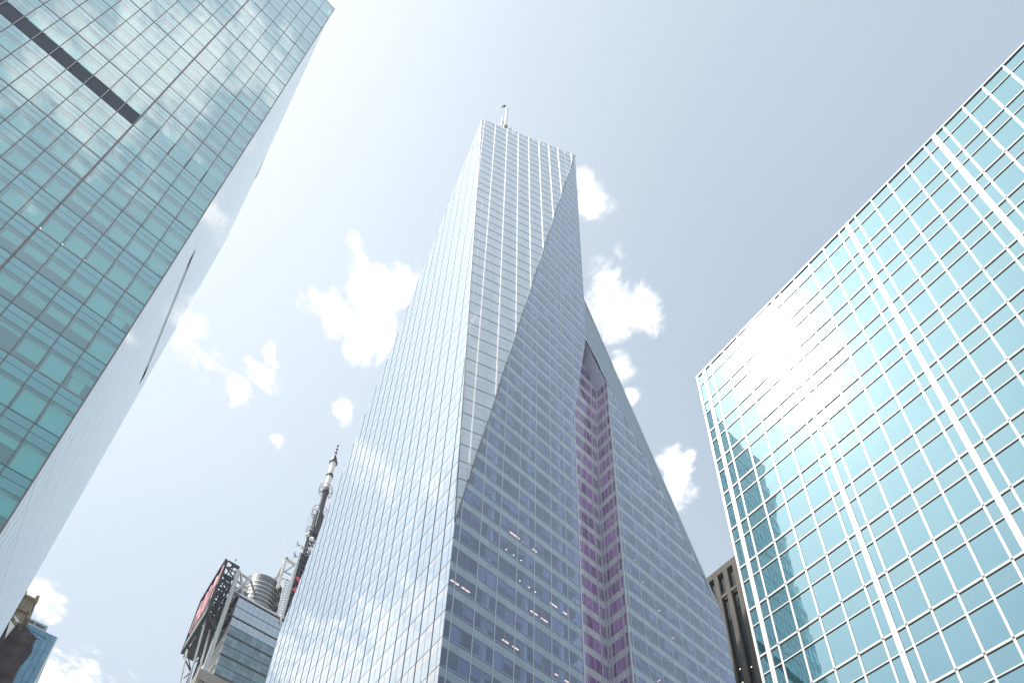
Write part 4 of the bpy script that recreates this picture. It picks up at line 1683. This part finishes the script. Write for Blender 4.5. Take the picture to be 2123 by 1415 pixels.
# ================================================================== LOWER LEFT: brick building in netting, blue tower
def lower_left():
    X = -150.0
    root = thing('old_brick_building', 'old tan masonry building with a stepped top, at the bottom left behind the green tower', 'building', (-165, -22, 0))
    mb = MB()
    mb.box(X - 26, X, -45, -13.2, -ZC, 131.8)
    mb.box(X - 26, X - .2, -13.2, -11.3, -ZC, 130.5)
    mb.box(X - 26, X - .4, -11.3, -10.6, -ZC, 121.0)
    build(mb, 'wall', M['tan'], root)
    for (z, y) in ((130.5, -11.0), (126.5, -10.8), (121.5, -10.3)):
        mb = MB()
        mb.box(X - 26, X + .45, -45, y, z - .45, z)
        build(mb, 'cornice', M['tan'], root)
    for (y, z) in ((-11.0, 131.4), (-10.7, 125.6)):
        mb = MB()
        mb.box(X - 1.4, X + .3, y - .5, y + .1, z - .9, z + .3)
        build(mb, 'gargoyle', M['tan'], root)
    for i in range(6):
        for j in range(4):
            mb = MB()
            y = -20 - i * 3.6
            z = 124 - j * 5
            mb.box(X - .02, X + .05, y, y + 1.5, z - 2.4, z)
            build(mb, 'window', M['slab_glass'], root)
    mb = MB()
    mb.box(X + .1, X + .5, -12.3, -11.5, 119.8, 121.4)
    build(mb, 'blue_tarpaulin', solid('blue_tarp', (0.07, 0.16, 0.42), .8), root)

    # debris netting: crumpled sheet on poles in front of the wall
    net = thing('debris_netting', 'crumpled black debris netting hung on the tan masonry building', 'netting', (-146, -14, 100))
    nv, nf = [], []
    ny, nzv = 24, 40
    for j in range(nzv + 1):
        t = j / nzv
        z = 84 + (119.6 - 84) * t
        yr = -7.9 + .22 * math.sin(t * 9) + .16 * math.sin(t * 23 + 1) + random.uniform(-.08, .08)
        for i in range(ny + 1):
            s = i / ny
            y = -22 + (yr + 22) * s
            zz = z + (t ** 6) * (-1.5 * abs(s - .78) * 5 + .3) + random.uniform(-.08, .08)
            x = -146 + .22 * math.sin(s * 17 + t * 6) + .15 * math.sin(t * 31 + s * 5) + random.uniform(-.12, .12)
            nv.append(Vector((x, y, zz)))
    for j in range(nzv):
        for i in range(ny):
            a = j * (ny + 1) + i
            nf.append((a, a + 1, a + ny + 2, a + ny + 1))
    mb = MB()
    mb.v, mb.f, mb.m = nv, nf, [0] * len(nf)
    o = build(mb, 'netting', M['net'], net)
    md = o.modifiers.new('thick', 'SOLIDIFY')
    md.thickness = .12
    for (p, q) in (((-145.6, -13, 119.5), (-145.4, -6.2, 118.2)), ((-145.6, -11.0, 123), (-145.6, -10.6, 84)), ((-145.5, -9.4, 116.8), (-145.5, -7.2, 117.6)), ((-145.4, -22, 113), (-145.4, -8, 115))):
        mb = MB()
        mb.bar(p, q, .11)
        build(mb, 'pole', M['black_steel'], net)
    mb = MB()
    mb.prism([Vector((-145.2, -12.9, 120.4)), Vector((-145.2, -11.4, 119.3)), Vector((-145.0, -12.1, 119.0))], [Vector((-145.3, -12.9, 120.5)), Vector((-145.4, -11.4, 119.4)), Vector((-145.3, -12.0, 118.9))])
    mb.prism([Vector((-145.0, -12.9, 118.5)), Vector((-145.0, -11.8, 117.6)), Vector((-144.9, -12.2, 113.8))], [Vector((-145.2, -12.9, 118.6)), Vector((-145.2, -11.8, 117.8)), Vector((-145.1, -12.2, 113.7))])
    build(mb, 'torn_sheet', M['mast_white'], net)

    # blue tower
    Xb = -220.0
    bt = thing('blue_glass_tower', 'slim blue glass tower with a grey crown, at the bottom left beside the netting', 'tower', (-232, -18, 0))
    fr = Fr((Xb, 0, 0), (0, 1, 0), (0, 0, 1), (1, 0, 0))
    ps = Pieces(bt, 'pane', 300)
    yR, zT = -7.3, 181.3
    cw, rh = 1.52, 3.3
    for c in range(16):
        for r_ in range(22):
            z1 = zT - r_ * rh
            ps.add(fr, [(yR - (c + 1) * cw + .03, z1 - rh + .05), (yR - c * cw - .03, z1 - rh + .05), (yR - c * cw - .03, z1 - .05), (yR - (c + 1) * cw + .03, z1 - .05)], .04, M['blueglass'], .003)
    ps.finish()
    for r_ in range(22):
        hbar(bt, 'transom', fr, zT - r_ * rh, yR - 16 * cw, yR, .16, -.05, .06, M['b_line'])
    for c in range(1, 16):
        vbar(bt, 'mullion', fr, yR - c * cw, zT - 22 * rh, zT, .12, -.05, .03, M['o_line'])
    vbar(bt, 'corner_trim', fr, yR + .12, 100, zT + .2, .34, -.2, .14, M['mast_white'])
    mb = MB()
    mb.box(Xb - 24, Xb - .06, yR - 16 * cw, yR, -ZC, zT - .1)
    build(mb, 'core', M['b_line'], bt)
    mb = MB()
    mb.box(Xb - 20, Xb - 1.0, yR - 20, yR - 3.3, zT, zT + 1.6)
    mb.box(Xb - 20, Xb - 1.0, yR - 20, yR - 3.4, zT + 2.7, zT + 3.4)
    build(mb, 'crown', M['grey_metal'], bt)
    for k in range(6):
        mb = MB()
        mb.box(Xb - 1.5, Xb - 1.1, yR - 3.9 - k * 3, yR - 3.5 - k * 3, zT + 1.6, zT + 2.7)
        build(mb, 'crown_post', M['grey_metal'], bt)


lower_left()


# ------------------------------------------------------------------ summer haze
hb = MB()
hb.box(-3050, 3050, -3050, 3050, -ZC - 1.6, 352)
mt, n, l = new_mat('haze')
out = N(n, 'ShaderNodeOutputMaterial')
pv = N(n, 'ShaderNodeVolumePrincipled')
pv.inputs['Color'].default_value = (0.95, 0.97, 1.0, 1)
pv.inputs['Density'].default_value = 0.00018
l.new(pv.outputs[0], out.inputs['Volume'])
build(hb, 'haze', mt, None, 'stuff')
